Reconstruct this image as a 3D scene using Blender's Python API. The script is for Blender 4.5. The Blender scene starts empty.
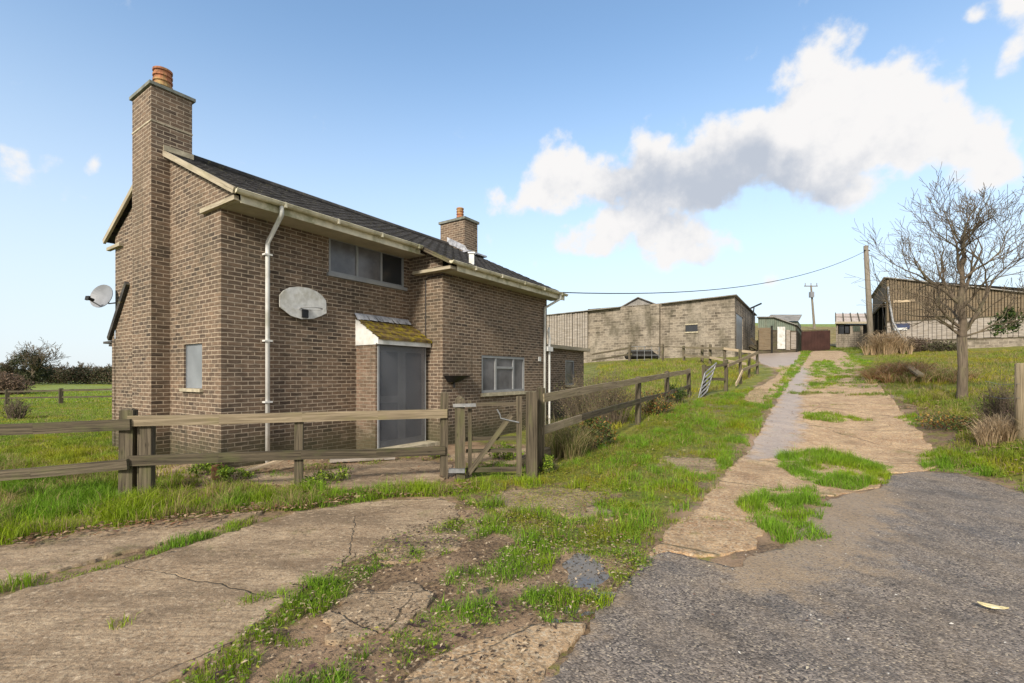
import bpy, math, random, numpy as np
from mathutils import Vector, Matrix
rnd = random.Random(7); rng = np.random.default_rng(11)
sc = bpy.context.scene
COL = sc.collection
F, HZ, CX, EYE = 475.0, 375.0, 512.0, 1.6
R = math.radians
TH = R(34.2)
U = Vector((math.sin(TH), math.cos(TH), 0)); V = Vector((-math.cos(TH), math.sin(TH), 0))
C0 = Vector((-4.874, 7.956, 0))
def HP(x, y, z=0):            # house frame (x along the front wall, y towards the back) to world
    return C0 + U*x + V*y + Vector((0, 0, z))
# ------------------------------------------------------------------ terrain
CTRL = [
 (-12,-3,0),(-5,-3,0),(0,-3,0),(5,-3,0),(12,-3,.3),(-10,2,0),(-4,2,0),(0,2,0),(4,2,0),(8,2,.1),(12,3,.4),(-8,6,-.03),(-5,5,0),(-1,6,0),(2,6,0),(5,6,0),
 (7.2,6,.06),(9.1,8.4,.55),(12,8,.75),(4.4,9,.08),(8.2,9,.16),(6,12,.45),(9.7,12.5,.5),(9.7,17.4,.95),(13.3,14,1.0),(17,14,1.3),(15,10,1.0),(20,20,1.9),(14,20,1.5),
 (21.5,36,3.3),(30,36,3.5),(26.8,34,3.4),(32.7,30.3,3.45),(25,28,2.7),(15.5,33,2.85),(22,46,3.8),(6.4,38.8,2.62),(3,41,2.3),(12,28,2.4),(6,25,1.85),(11,22,1.55),(12,20,1.35),(8.1,18,.97),
 (6.3,17,.78),(4.9,14.9,.6),(3.2,12,.36),(1.4,9.2,.08),(.4,7.4,0),(-1.1,7.4,0),
 (-5.3,6.1,-.02),(-7.5,6,-.06),(-10,9,-.05),(-5,9,0),(-3,9,0),(-1,10.5,0),(1,12.5,.02),(-9.5,12,-.02),(0,15.5,.05),(-4,15,0),(3,17.2,.2),(3.8,20,.7),(-1,20,.3),(-8,20,-.1),
 (-37,35,-.6),(-27,33,-.35),(-15,30,-.2),(-5,35,.9),(-60,60,-.45),(-90,90,-.35),(-30,90,-.2),(-60,30,-.9),(-30,10,-.4),
 (30,50,4.5),(35,60,5.8),(50,60,6),(30,75,8.4),(50,75,8.6),(20,100,11),(60,105,12.7),(40,100,12.3),(75,130,16),(55,130,16),(35,130,14.5),(90,90,11),(60,30,5),(40,10,3),(25,5,1.6),(0,60,3),(0,120,7)]
_c = np.array(CTRL, float)
def _phi(r2): return np.where(r2 > 1e-9, .5*r2*np.log(np.maximum(r2, 1e-9)), 0)
_n = len(_c)
_d2 = ((_c[:, None, :2]-_c[None, :, :2])**2).sum(-1)
_A = np.zeros((_n+3, _n+3)); _A[:_n, :_n] = _phi(_d2)+np.eye(_n)*.35
_A[:_n, _n] = 1; _A[:_n, _n+1:] = _c[:, :2]; _A[_n, :_n] = 1; _A[_n+1:, :_n] = _c[:, :2].T
_b = np.zeros(_n+3); _b[:_n] = _c[:, 2]
_w = np.linalg.solve(_A, _b)
def terr(x, y):
    x = np.asarray(x, float); y = np.asarray(y, float); sh = x.shape
    x = x.ravel(); y = y.ravel()
    r = np.sqrt(x*x+y*y); k = np.minimum(1, 135/np.maximum(r, 1e-6)); x = x*k; y = np.maximum(y*k, -12); x = np.clip(x, -100, 110)
    out = np.empty_like(x)
    for i in range(0, len(x), 100000):
        xs = x[i:i+100000]; ys = y[i:i+100000]
        d2 = (xs[:, None]-_c[None, :, 0])**2+(ys[:, None]-_c[None, :, 1])**2
        out[i:i+100000] = _phi(d2) @ _w[:_n] + _w[_n] + _w[_n+1]*xs + _w[_n+2]*ys
    return out.reshape(sh)
def T(x, y): return float(terr(np.array([x]), np.array([y]))[0])
_dd = np.concatenate([np.linspace(.6, 12, 700), np.linspace(12, 160, 2500)])
def hit(px, py):              # where the sight line through a picture point meets the ground
    k = (px-CX)/F; g = EYE+(HZ-py)*_dd/F-terr(k*_dd, _dd)
    i = int(np.argmax(g < 0)) if (g < 0).any() else len(_dd)-1
    if i > 0 and g[i] < 0:
        a = g[i-1]/(g[i-1]-g[i]); d = _dd[i-1]+a*(_dd[i]-_dd[i-1])
    else: d = _dd[i]
    return (k*d, d)
def at(px, d, z=None):        # point at depth d on the ground under picture column px
    x = (px-CX)/F*d
    return Vector((x, d, T(x, d) if z is None else z))
def zat(py, d): return EYE+(HZ-py)*d/F
# ------------------------------------------------------------------ noise / sdf
_perm = rng.random((64, 256, 256)).astype(np.float32)
def vn(x, y, s, k=0):
    x = np.asarray(x)*s+37.3*k+500; y = np.asarray(y)*s+11.7*k+500
    xi = np.floor(x).astype(int); yi = np.floor(y).astype(int); fx = x-xi; fy = y-yi
    fx = fx*fx*(3-2*fx); fy = fy*fy*(3-2*fy); P = _perm[k % 64]
    a = P[xi % 256, yi % 256]; b = P[(xi+1) % 256, yi % 256]; c = P[xi % 256, (yi+1) % 256]; d = P[(xi+1) % 256, (yi+1) % 256]
    return (a*(1-fx)+b*fx)*(1-fy)+(c*(1-fx)+d*fx)*fy
def fbm(x, y, s, k=0, o=4):
    v = 0; a = .5; t = 0
    for i in range(o): v = v+a*vn(x, y, s*2**i, k+i); t += a; a *= .5
    return v/t
def sdf(x, y, poly):
    x = np.asarray(x); y = np.asarray(y); best = np.full(x.shape, 1e9); ins = np.zeros(x.shape, bool); n = len(poly)
    for i in range(n):
        ax, ay = poly[i]; bx, by = poly[(i+1) % n]; dx, dy = bx-ax, by-ay; L = dx*dx+dy*dy+1e-12
        t = np.clip(((x-ax)*dx+(y-ay)*dy)/L, 0, 1)
        best = np.minimum(best, (x-ax-t*dx)**2+(y-ay-t*dy)**2)
        if ay != by: ins ^= ((ay > y) != (by > y)) & (x < (bx-ax)*(y-ay)/(by-ay)+ax)
    d = np.sqrt(best); return np.where(ins, d, -d)
def P(*pts): return [hit(a, b) for a, b in pts]
def line_poly(pts, w):        # thin strip along a ground line (picture points), w metres wide
    p = [Vector(hit(*q)) for q in pts]; L = []; Rr = []
    for i, q in enumerate(p):
        t = (p[min(i+1, len(p)-1)]-p[max(i-1, 0)]).normalized(); nn = Vector((-t.y, t.x))*w/2
        L.append(tuple(q+nn)); Rr.append(tuple(q-nn))
    return L+Rr[::-1]
# ------------------------------------------------------------------ mesh builder
class MB:
    def __init__(s): s.v = []; s.f = []; s.uv = []
    def poly(s, pts, uvs):
        i = len(s.v); s.v += [tuple(p) for p in pts]; s.f.append(tuple(range(i, i+len(pts)))); s.uv += list(uvs)
    def beam(s, p0, p1, w, h, up=Vector((0, 0, 1)), taper=1.0, uo=None):
        p0 = Vector(p0); p1 = Vector(p1); t = p1-p0; L = t.length; t.normalize()
        sd = t.cross(up)
        if sd.length < 1e-4: sd = t.cross(Vector((0, 1, 0)))
        sd.normalize(); up2 = sd.cross(t).normalized(); o = rnd.uniform(0, 50) if uo is None else uo
        q = []
        for c, k in ((p0, 1), (p1, taper)):
            q.append([c+sd*a*w/2*k+up2*b*h/2*k for a, b in ((-1, -1), (1, -1), (1, 1), (-1, 1))])
        ws = [w, h, w, h]; vo = 0
        for i in range(4):
            j = (i+1) % 4
            s.poly([q[0][i], q[0][j], q[1][j], q[1][i]], [(o, vo+o), (o, vo+ws[i]+o), (o+L, vo+ws[i]+o), (o+L, vo+o)]); vo += ws[i]
        s.poly(q[0][::-1], [(o, o), (o+.02, o), (o+.02, o+h), (o, o+h)]); s.poly(q[1], [(o, o), (o+.02, o), (o+.02, o+h), (o, o+h)])
    def box(s, fr, a, b):     # axis box in frame fr between corners a, b (metres), uv = box projection
        (x0, y0, z0), (x1, y1, z1) = a, b
        def p(x, y, z): return fr(x, y, z)
        s.poly([p(x0, y0, z0), p(x1, y0, z0), p(x1, y0, z1), p(x0, y0, z1)], [(x0, z0), (x1, z0), (x1, z1), (x0, z1)])
        s.poly([p(x1, y1, z0), p(x0, y1, z0), p(x0, y1, z1), p(x1, y1, z1)], [(x1, z0), (x0, z0), (x0, z1), (x1, z1)])
        s.poly([p(x0, y1, z0), p(x0, y0, z0), p(x0, y0, z1), p(x0, y1, z1)], [(y1, z0), (y0, z0), (y0, z1), (y1, z1)])
        s.poly([p(x1, y0, z0), p(x1, y1, z0), p(x1, y1, z1), p(x1, y0, z1)], [(y0, z0), (y1, z0), (y1, z1), (y0, z1)])
        s.poly([p(x0, y0, z1), p(x1, y0, z1), p(x1, y1, z1), p(x0, y1, z1)], [(x0, y0), (x1, y0), (x1, y1), (x0, y1)])
        s.poly([p(x0, y1, z0), p(x1, y1, z0), p(x1, y0, z0), p(x0, y0, z0)], [(x0, y1), (x1, y1), (x1, y0), (x0, y0)])
    def tube(s, pts, rad, n=8, cap=True):
        pts = [Vector(p) for p in pts]
        if not isinstance(rad, (list, tuple)): rad = [rad]*len(pts)
        base = len(s.v); up = Vector((0, 0, 1)); L = 0; prev = None
        for i, p in enumerate(pts):
            t = (pts[min(i+1, len(pts)-1)]-pts[max(i-1, 0)])
            if t.length < 1e-9: t = Vector((0, 0, 1))
            t.normalize()
            if prev is None:
                a = t.cross(Vector((1, 0, 0)) if abs(t.z) > .9 else up).normalized()
            else:
                a = prev-t*prev.dot(t)
                a = a.normalized() if a.length > 1e-6 else t.cross(Vector((1, 0, 0))).normalized()
            prev = a; b = t.cross(a)
            for k in range(n):
                an = 2*math.pi*k/n; s.v.append(tuple(p+(a*math.cos(an)+b*math.sin(an))*rad[i]))
        for i in range(len(pts)-1):
            l2 = L+(pts[i+1]-pts[i]).length
            for k in range(n):
                k2 = (k+1) % n; a0 = base+i*n+k; a1 = base+i*n+k2
                s.f.append((a0, a1, a1+n, a0+n)); w = 2*math.pi*rad[i]
                s.uv += [(L, w*k/n), (L, w*(k+1)/n), (l2, w*(k+1)/n), (l2, w*k/n)]
            L = l2
        if cap and n > 3:
            s.f.append(tuple(base+k for k in range(n))[::-1]); s.uv += [(0, 0)]*n
            e = base+(len(pts)-1)*n; s.f.append(tuple(e+k for k in range(n))); s.uv += [(0, 0)]*n
    def build(s, name, mat, parent=None, smooth=False):
        me = bpy.data.meshes.new(name); me.from_pydata(s.v, [], s.f); me.update()
        uvl = me.uv_layers.new(name='UVMap'); uvl.data.foreach_set('uv', np.array(s.uv, np.float32).ravel())
        if smooth: me.polygons.foreach_set('use_smooth', [True]*len(me.polygons))
        return link(name, me, mat, parent)
def link(name, me, mat, parent=None):
    o = bpy.data.objects.new(name, me); COL.objects.link(o)
    if mat: me.materials.append(mat)
    if parent:
        o.parent = parent; bpy.context.view_layer.update(); o.matrix_parent_inverse = parent.matrix_world.inverted()
    return o
def tag(o, label=None, cat=None, group=None, kind=None):
    for k, v in (('label', label), ('category', cat), ('group', group), ('kind', kind)):
        if v: o[k] = v
    return o
def thing(name, loc, label, cat, group=None):
    o = bpy.data.objects.new(name, None); COL.objects.link(o); o.location = loc; o.empty_display_size = .3
    o['_'] = 1; del o['_']
    return tag(o, label, cat, group)
def npmesh(name, verts, quads, tris, mat, colors=None, attrs=None, smooth=False, parent=None):
    me = bpy.data.meshes.new(name); nv = len(verts); nq = len(quads); nt = len(tris)
    me.vertices.add(nv); me.vertices.foreach_set('co', verts.astype(np.float32).ravel())
    loops = np.concatenate([quads.ravel() if nq else np.zeros(0, int), tris.ravel() if nt else np.zeros(0, int)]).astype(np.int32)
    me.loops.add(len(loops)); me.loops.foreach_set('vertex_index', loops)
    me.polygons.add(nq+nt)
    st = np.concatenate([np.arange(nq)*4, nq*4+np.arange(nt)*3]).astype(np.int32)
    me.polygons.foreach_set('loop_start', st)
    try: me.polygons.foreach_set('loop_total', np.concatenate([np.full(nq, 4), np.full(nt, 3)]).astype(np.int32))
    except Exception: pass
    if smooth: me.polygons.foreach_set('use_smooth', np.ones(nq+nt, bool))
    me.update(calc_edges=True); me.validate()
    if colors is not None:
        a = me.attributes.new('tint', 'FLOAT_COLOR', 'POINT'); a.data.foreach_set('color', colors.astype(np.float32).ravel())
    for k, v in (attrs or {}).items():
        a = me.attributes.new(k, 'FLOAT', 'POINT'); a.data.foreach_set('value', v.astype(np.float32))
    return link(name, me, mat, parent)
# ------------------------------------------------------------------ materials
class NT:
    def __init__(s, name):
        s.m = bpy.data.materials.new(name); s.m.use_nodes = True; s.t = s.m.node_tree; s.n = s.t.nodes; s.n.clear()
        s.out = s.n.new('ShaderNodeOutputMaterial'); s.p = s.n.new('ShaderNodeBsdfPrincipled'); s.l(s.p.outputs[0], s.out.inputs[0])
    def l(s, a, b): s.t.links.new(a, b)
    def set(s, sock, v):
        if hasattr(v, 'links') or isinstance(v, bpy.types.NodeSocket): s.l(v, sock)
        else:
            if isinstance(v, (tuple, list)) and len(v) == 3 and sock.type == 'RGBA': v = (*v, 1)
            sock.default_value = v
    def co(s, kind='Object'): return s.n.new('ShaderNodeTexCoord').outputs[kind]
    def attr(s, name, out='Fac'):
        a = s.n.new('ShaderNodeAttribute'); a.attribute_name = name; return a.outputs[out]
    def mp(s, v, scale=(1, 1, 1), loc=(0, 0, 0), rot=(0, 0, 0)):
        m = s.n.new('ShaderNodeMapping'); s.l(v, m.inputs[0]); m.inputs['Scale'].default_value = scale; m.inputs['Location'].default_value = loc; m.inputs['Rotation'].default_value = rot; return m.outputs[0]
    def noise(s, v, scale, detail=4, rough=.55, dist=0, out='Fac'):
        t = s.n.new('ShaderNodeTexNoise'); s.l(v, t.inputs['Vector']); t.inputs['Scale'].default_value = scale; t.inputs['Detail'].default_value = detail; t.inputs['Roughness'].default_value = rough; t.inputs['Distortion'].default_value = dist; return t.outputs[out]
    def vor(s, v, scale, feat='F1', out='Distance', rand=1):
        t = s.n.new('ShaderNodeTexVoronoi'); t.feature = feat; s.l(v, t.inputs['Vector']); t.inputs['Scale'].default_value = scale; t.inputs['Randomness'].default_value = rand; return t.outputs[out]
    def ramp(s, f, a, b, lo=0.0, hi=1.0):
        m = s.n.new('ShaderNodeMapRange'); m.interpolation_type = 'SMOOTHSTEP'; s.set(m.inputs[0], f); m.inputs[1].default_value = a; m.inputs[2].default_value = b; m.inputs[3].default_value = lo; m.inputs[4].default_value = hi; return m.outputs[0]
    def mix(s, f, a, b, mode='MIX'):
        m = s.n.new('ShaderNodeMix'); m.data_type = 'RGBA'; m.blend_type = mode; s.set(m.inputs[0], f); s.set(m.inputs[6], a); s.set(m.inputs[7], b); return m.outputs[2]
    def math(s, op, a, b=0.0, c=None):
        m = s.n.new('ShaderNodeMath'); m.operation = op; s.set(m.inputs[0], a); s.set(m.inputs[1], b)
        if c is not None: s.set(m.inputs[2], c)
        return m.outputs[0]
    def vmath(s, op, a, b=None):
        m = s.n.new('ShaderNodeVectorMath'); m.operation = op; s.set(m.inputs[0], a)
        if b is not None: s.set(m.inputs[1], b)
        return m.outputs[0]
    def bump(s, h, strength=.4, dist=.01, normal=None):
        b = s.n.new('ShaderNodeBump'); s.l(h, b.inputs['Height']); b.inputs['Strength'].default_value = strength; b.inputs['Distance'].default_value = dist
        if normal: s.l(normal, b.inputs['Normal'])
        return b.outputs[0]
    def fin(s, col, rough=.8, normal=None, metal=0, spec=.3):
        s.set(s.p.inputs['Base Color'], col); s.set(s.p.inputs['Roughness'], rough); s.p.inputs['Metallic'].default_value = metal; s.p.inputs['Specular IOR Level'].default_value = spec
        if normal: s.l(normal, s.p.inputs['Normal'])
        return s.m
def hsv_lin(r, g, b): return tuple(((c/255+.055)/1.055)**2.4 if c > 10 else c/255/12.92 for c in (r, g, b))
def m_brick(name, c1, c2, mortar, warm=(.2, .12, .07), bw=.225, rh=.075, ms=.0085, stain=.35, dampa=1.0):
    n = NT(name); uv = n.co('UV')
    wob = n.mix(.012, uv, n.noise(uv, 9, 2, out='Color'), 'ADD')
    b = n.n.new('ShaderNodeTexBrick'); n.l(wob, b.inputs[0]); n.set(b.inputs['Color1'], c1); n.set(b.inputs['Color2'], c2); n.set(b.inputs['Mortar'], mortar)
    b.inputs['Scale'].default_value = 1; b.inputs['Mortar Size'].default_value = ms; b.inputs['Mortar Smooth'].default_value = .3; b.inputs['Brick Width'].default_value = bw; b.inputs['Row Height'].default_value = rh; b.inputs['Bias'].default_value = -.05
    isb = n.math('SUBTRACT', 1.0, b.outputs['Fac'])
    patch = n.ramp(n.noise(uv, .55, 3), .4, .66)
    col = n.mix(n.math('MULTIPLY', n.math('MULTIPLY', patch, isb), .55), b.outputs['Color'], warm)
    streak = n.noise(n.mp(uv, (6, 38, 1)), 1, 4, .6)
    col = n.mix(n.math('MULTIPLY', n.ramp(streak, .42, .75), .4), col, (.30, .25, .19))
    dark = n.ramp(n.noise(n.mp(uv, (5, 16, 1), (3, 8, 0)), 1, 4, .6), .42, .7)
    col = n.mix(n.math('MULTIPLY', dark, .45), col, (.035, .028, .022))
    st = n.ramp(n.noise(n.mp(uv, (.9, .45, 1), (9, 2, 0)), 1, 5, .6), .45, .72)
    col = n.mix(n.math('MULTIPLY', st, stain), col, (.07, .062, .04))
    sxy = n.n.new('ShaderNodeSeparateXYZ'); n.l(uv, sxy.inputs[0]); damp = n.math('MULTIPLY', n.ramp(n.math('ADD', sxy.outputs[1], n.math('MULTIPLY', n.noise(uv, 1.6, 5), -1.1)), -.45, .25, .75, 0), dampa)
    col = n.mix(damp, col, (.055, .055, .028))
    run = n.ramp(n.noise(n.mp(uv, (5.5, .35, 1), (1, 3, 0)), 1, 4, .6), .58, .74); col = n.mix(n.math('MULTIPLY', run, .5), col, (.05, .043, .032))
    eff = n.ramp(n.noise(n.mp(uv, (1, 2.4, 1), (7, 5, 0)), 1.1, 6, .7), .58, .72); col = n.mix(n.math('MULTIPLY', eff, .3), col, (.42, .35, .27))
    h = n.math('ADD', n.math('MULTIPLY', isb, .7), n.math('MULTIPLY', n.noise(uv, 60, 3), .45))
    return n.fin(col, .9, n.bump(h, .7, .012), spec=.2)
M = {}
M['brick'] = m_brick('house_brick', (.175, .118, .08), (.045, .032, .026), (.43, .35, .26), (.22, .145, .095))
M['brick_porch'] = m_brick('porch_brick', (.21, .14, .10), (.11, .075, .05), (.30, .25, .19), (.28, .15, .09))
M['block'] = m_brick('barn_block', (.285, .24, .185), (.075, .062, .048), (.37, .32, .255), (.40, .35, .285), .44, .19, .016, .8, 0.0)
def m_simple(name, col, rough=.6, var=.25, sc_=6, metal=0, spec=.3, dirt_or_sheen=None, dirt_or_sheen_a=.4, bump=0):
    n = NT(name); c = n.co(); f = n.noise(c, sc_, 5, .6)
    cc = n.mix(n.ramp(f, .3, .7), tuple(x*(1-var) for x in col), tuple(min(1, x*(1+var)) for x in col))
    if dirt_or_sheen: cc = n.mix(n.math('MULTIPLY', n.ramp(n.noise(c, sc_*.35, 6, .65), .45, .7), dirt_or_sheen_a), cc, dirt_or_sheen)
    nm = n.bump(n.noise(c, sc_*8, 4), bump, .01) if bump else None
    return n.fin(cc, rough, nm, metal, spec)
M['cream'] = m_simple('cream_painted_board', (.62, .57, .43), .5, .14, 5, dirt_or_sheen=(.17, .17, .06), dirt_or_sheen_a=.85)
M['soffit'] = m_simple('soffit_board', (.40, .36, .28), .7, .12, 3, dirt_or_sheen=(.22, .18, .12), dirt_or_sheen_a=.6)
M['pvc'] = m_simple('white_plastic', (.66, .65, .62), .4, .08, 5, dirt_or_sheen=(.34, .34, .26), dirt_or_sheen_a=.65)
M['greyframe'] = m_simple('grey_window_frame', (.25, .255, .26), .5, .1, 4, dirt_or_sheen=(.25, .25, .22))
M['screen'] = m_simple('steel_screen', (.12, .115, .12), .3, .35, 2.2, spec=.6, dirt_or_sheen=(.17, .17, .18), dirt_or_sheen_a=.6)  # pale noise patches are reflections painted into the steel colour
M['screenlight'] = m_simple('pale_steel_screen', (.20, .215, .23), .4, .15, 2, spec=.5)
M['darkglass'] = m_simple('dark_window', (.03, .032, .035), .15, .1, 2, spec=.5)
M['stone'] = m_simple('sill_stone', (.40, .35, .25), .85, .25, 8, dirt_or_sheen=(.22, .2, .12), bump=.3)
M['cap'] = m_simple('chimney_cap_stone', (.17, .175, .15), .9, .25, 8, dirt_or_sheen=(.1, .11, .07), bump=.3)
M['pot'] = m_simple('terracotta', (.30, .12, .06), .8, .4, 10, dirt_or_sheen=(.40, .30, .12), dirt_or_sheen_a=.9, bump=.2)
M['lead'] = m_simple('lead_flashing', (.30, .31, .34), .5, .4, 9, spec=.4, dirt_or_sheen=(.6, .6, .6), dirt_or_sheen_a=.6)
M['metal'] = m_simple('galvanised_steel', (.20, .205, .21), .5, .3, 8, metal=.3, dirt_or_sheen=(.3, .28, .25))
M['black'] = m_simple('black_plastic', (.012, .012, .013), .4, .2, 6)
M['board'] = m_simple('weathered_white_board', (.56, .56, .54), .6, .14, 9, dirt_or_sheen=(.34, .32, .25), dirt_or_sheen_a=.8)
M['dish'] = m_simple('grey_dish', (.21, .22, .24), .45, .12, 6, dirt_or_sheen=(.12, .12, .12))
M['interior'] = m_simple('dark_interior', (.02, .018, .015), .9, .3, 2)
M['rusty'] = m_simple('dark_red_boards', (.05, .022, .018), .7, .25, 1.5)
M['ochre'] = m_simple('leaf_yellow', (.72, .60, .30), .6, .3, 30, dirt_or_sheen=(.7, .68, .6), dirt_or_sheen_a=.8)
def m_tiles(name, base, moss, amount):
    n = NT(name); c = n.co()
    f = n.noise(c, 4, 6, .65)
    col = n.mix(n.ramp(f, .3, .7), tuple(x*.55 for x in base), tuple(x*1.4 for x in base))
    col = n.mix(n.math('MULTIPLY', n.ramp(n.noise(c, 7, 6, .7), .62-amount*.5, .78-amount*.45), .95), col, moss)
    col = n.mix(n.ramp(n.vor(c, 16), .0, .14, 1, 0), col, (.32, .31, .25)) if amount < .3 else n.mix(n.ramp(n.noise(c, 22, 4, .7), .55, .7), col, (.30, .20, .012))
    return n.fin(col, .9, n.bump(n.noise(c, 30, 5, .7), .8, .02))
M['tile'] = m_tiles('roof_tile', (.05, .046, .043), (.11, .10, .05), .12)
M['mosstile'] = m_tiles('mossy_roof_tile', (.10, .065, .03), (.27, .215, .012), .36)
def m_wood(name, c1, c2, moss=0.3, mosscol=(.13, .14, .05), grain=1.0, rough=.85):
    n = NT(name); uv = n.co('UV')
    g = n.noise(n.mp(uv, (1.3, 34*grain, 1)), 1, 6, .7, .6)
    col = n.mix(n.ramp(g, .28, .72), c1, c2)
    big = n.noise(n.mp(uv, (2.2, 5, 1)), 1, 4, .6)
    col = n.mix(n.math('MULTIPLY', n.ramp(big, .45, .7), moss), col, mosscol)
    cr = n.ramp(n.noise(n.mp(uv, (.8, 60*grain, 1), (4, 7, 0)), 1, 3, .6), .60, .68)
    col = n.mix(n.math('MULTIPLY', cr, .7), col, tuple(x*.22 for x in c1))
    kn = n.ramp(n.vor(n.mp(uv, (2.2, 9, 1)), 1), .0, .12, 1, 0)
    col = n.mix(n.math('MULTIPLY', kn, .8), col, tuple(x*.35 for x in c1))
    return n.fin(col, rough, n.bump(g, .6, .006), spec=.2)
M['wood'] = m_wood('old_fence_wood', (.042, .034, .023), (.16, .13, .09), .4)
M['woodl'] = m_wood('paler_fence_wood', (.14, .11, .07), (.33, .265, .18), .4, (.2, .18, .08))
M['wooddark'] = m_wood('dark_wet_wood', (.028, .023, .017), (.13, .105, .07), .45, (.10, .11, .04))
M['woodtan'] = m_wood('new_tan_wood', (.36, .27, .17), (.55, .44, .31), .1)
M['oldboard'] = m_wood('grey_weathered_boards', (.15, .13, .105), (.42, .375, .33), .35, (.22, .17, .11), .6)
M['brownboard'] = m_wood('brown_slatted_cladding', (.10, .077, .05), (.225, .175, .115), .3, (.16, .10, .05), .8)
M['fascia'] = m_wood('grey_eave_board', (.25, .21, .15), (.46, .40, .30), .4, (.28, .26, .13), .4)
M['polewood'] = m_wood('pole_wood', (.11, .09, .07), (.27, .235, .19), .2)
M['bark'] = m_wood('bark', (.07, .054, .038), (.17, .135, .095), .35, (.15, .14, .07), .35)
M['twig'] = m_simple('twig_bark', (.105, .08, .056), .85, .3, 6, dirt_or_sheen=(.15, .14, .07), dirt_or_sheen_a=.5)
def m_sheet(name, c1, c2, per=.076, moss=.3):
    n = NT(name); uv = n.co('UV')
    w = n.n.new('ShaderNodeTexWave'); w.bands_direction = 'X'; n.l(uv, w.inputs[0]); w.inputs['Scale'].default_value = 1/per/3.1416*.5
    f = n.noise(uv, 1.2, 6, .65); col = n.mix(n.ramp(f, .3, .7), c1, c2)
    col = n.mix(n.math('MULTIPLY', n.ramp(n.noise(n.mp(uv, (3, .6, 1)), 1, 4), .45, .7), moss), col, (.14, .11, .07))
    return n.fin(col, .8, n.bump(w.outputs['Fac'], 1, .03))
M['corr'] = m_sheet('corrugated_sheet', (.16, .15, .135), (.34, .32, .29))
M['corrgreen'] = m_sheet('green_corrugated_sheet', (.10, .13, .10), (.19, .22, .17))
M['corrpink'] = m_sheet('pale_pink_roof_sheet', (.42, .35, .31), (.55, .48, .43))
def m_foliage(name, trans=.3, rough=.6):
    n = NT(name); t = n.attr('tint', 'Color'); n.fin(t, rough, spec=.25)
    tr = n.n.new('ShaderNodeBsdfTranslucent'); n.l(t, tr.inputs[0]); mx = n.n.new('ShaderNodeMixShader'); mx.inputs[0].default_value = trans
    n.l(n.p.outputs[0], mx.inputs[1]); n.l(tr.outputs[0], mx.inputs[2]); n.l(mx.outputs[0], n.out.inputs[0]); return n.m
M['grass'] = m_foliage('grass_blades', .35)
M['leaf'] = m_foliage('leaves', .2)
M['dead'] = m_foliage('dead_leaves', .1, .8)
def m_ground():
    n = NT('soil_and_turf'); c = n.co(); t = n.attr('tint', 'Color'); mud = n.attr('mud')
    f = n.noise(c, 2.2, 8, .65); f2 = n.noise(c, 26, 6, .7)
    gm = n.mix(n.ramp(f, .3, .7), n.mix(1.0, t, (.62, .70, .5), 'MULTIPLY'), n.mix(1.0, t, (1.35, 1.2, .9), 'MULTIPLY'))
    yel = n.ramp(n.noise(c, .8, 6, .7), .5, .66)
    gm = n.mix(n.math('MULTIPLY', yel, .35), gm, (.22, .19, .07))
    gm = n.mix(n.ramp(n.noise(c, 11, 6, .75), .50, .62, 0, .75), gm, (.05, .042, .02)); gm = n.mix(n.ramp(n.noise(c, 5.5, 6, .7), .55, .66, 0, .7), gm, (.27, .25, .03))
    soil = n.mix(n.ramp(f2, .3, .7), (.06, .036, .02), (.28, .19, .11))
    soil = n.mix(n.ramp(n.noise(c, 1.3, 6, .6), .42, .62), soil, (.31, .21, .13))
    soil = n.mix(n.ramp(n.vor(c, 24), .08, .2, .8, 0), soil, (.045, .03, .02))
    mk = n.math('ADD', mud, n.math('MULTIPLY', n.math('SUBTRACT', n.noise(c, 5, 7, .7), .5), 1.8))
    col = n.mix(n.ramp(mk, .35, .65), gm, soil)
    h = n.math('ADD', f2, n.math('MULTIPLY', n.noise(c, 90, 4), .5))
    rg = n.ramp(n.noise(c, 1.1, 4), .45, .6, .85, .55)
    return n.fin(col, rg, n.bump(h, .9, .02), spec=.3)
M['ground'] = m_ground()
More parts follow.
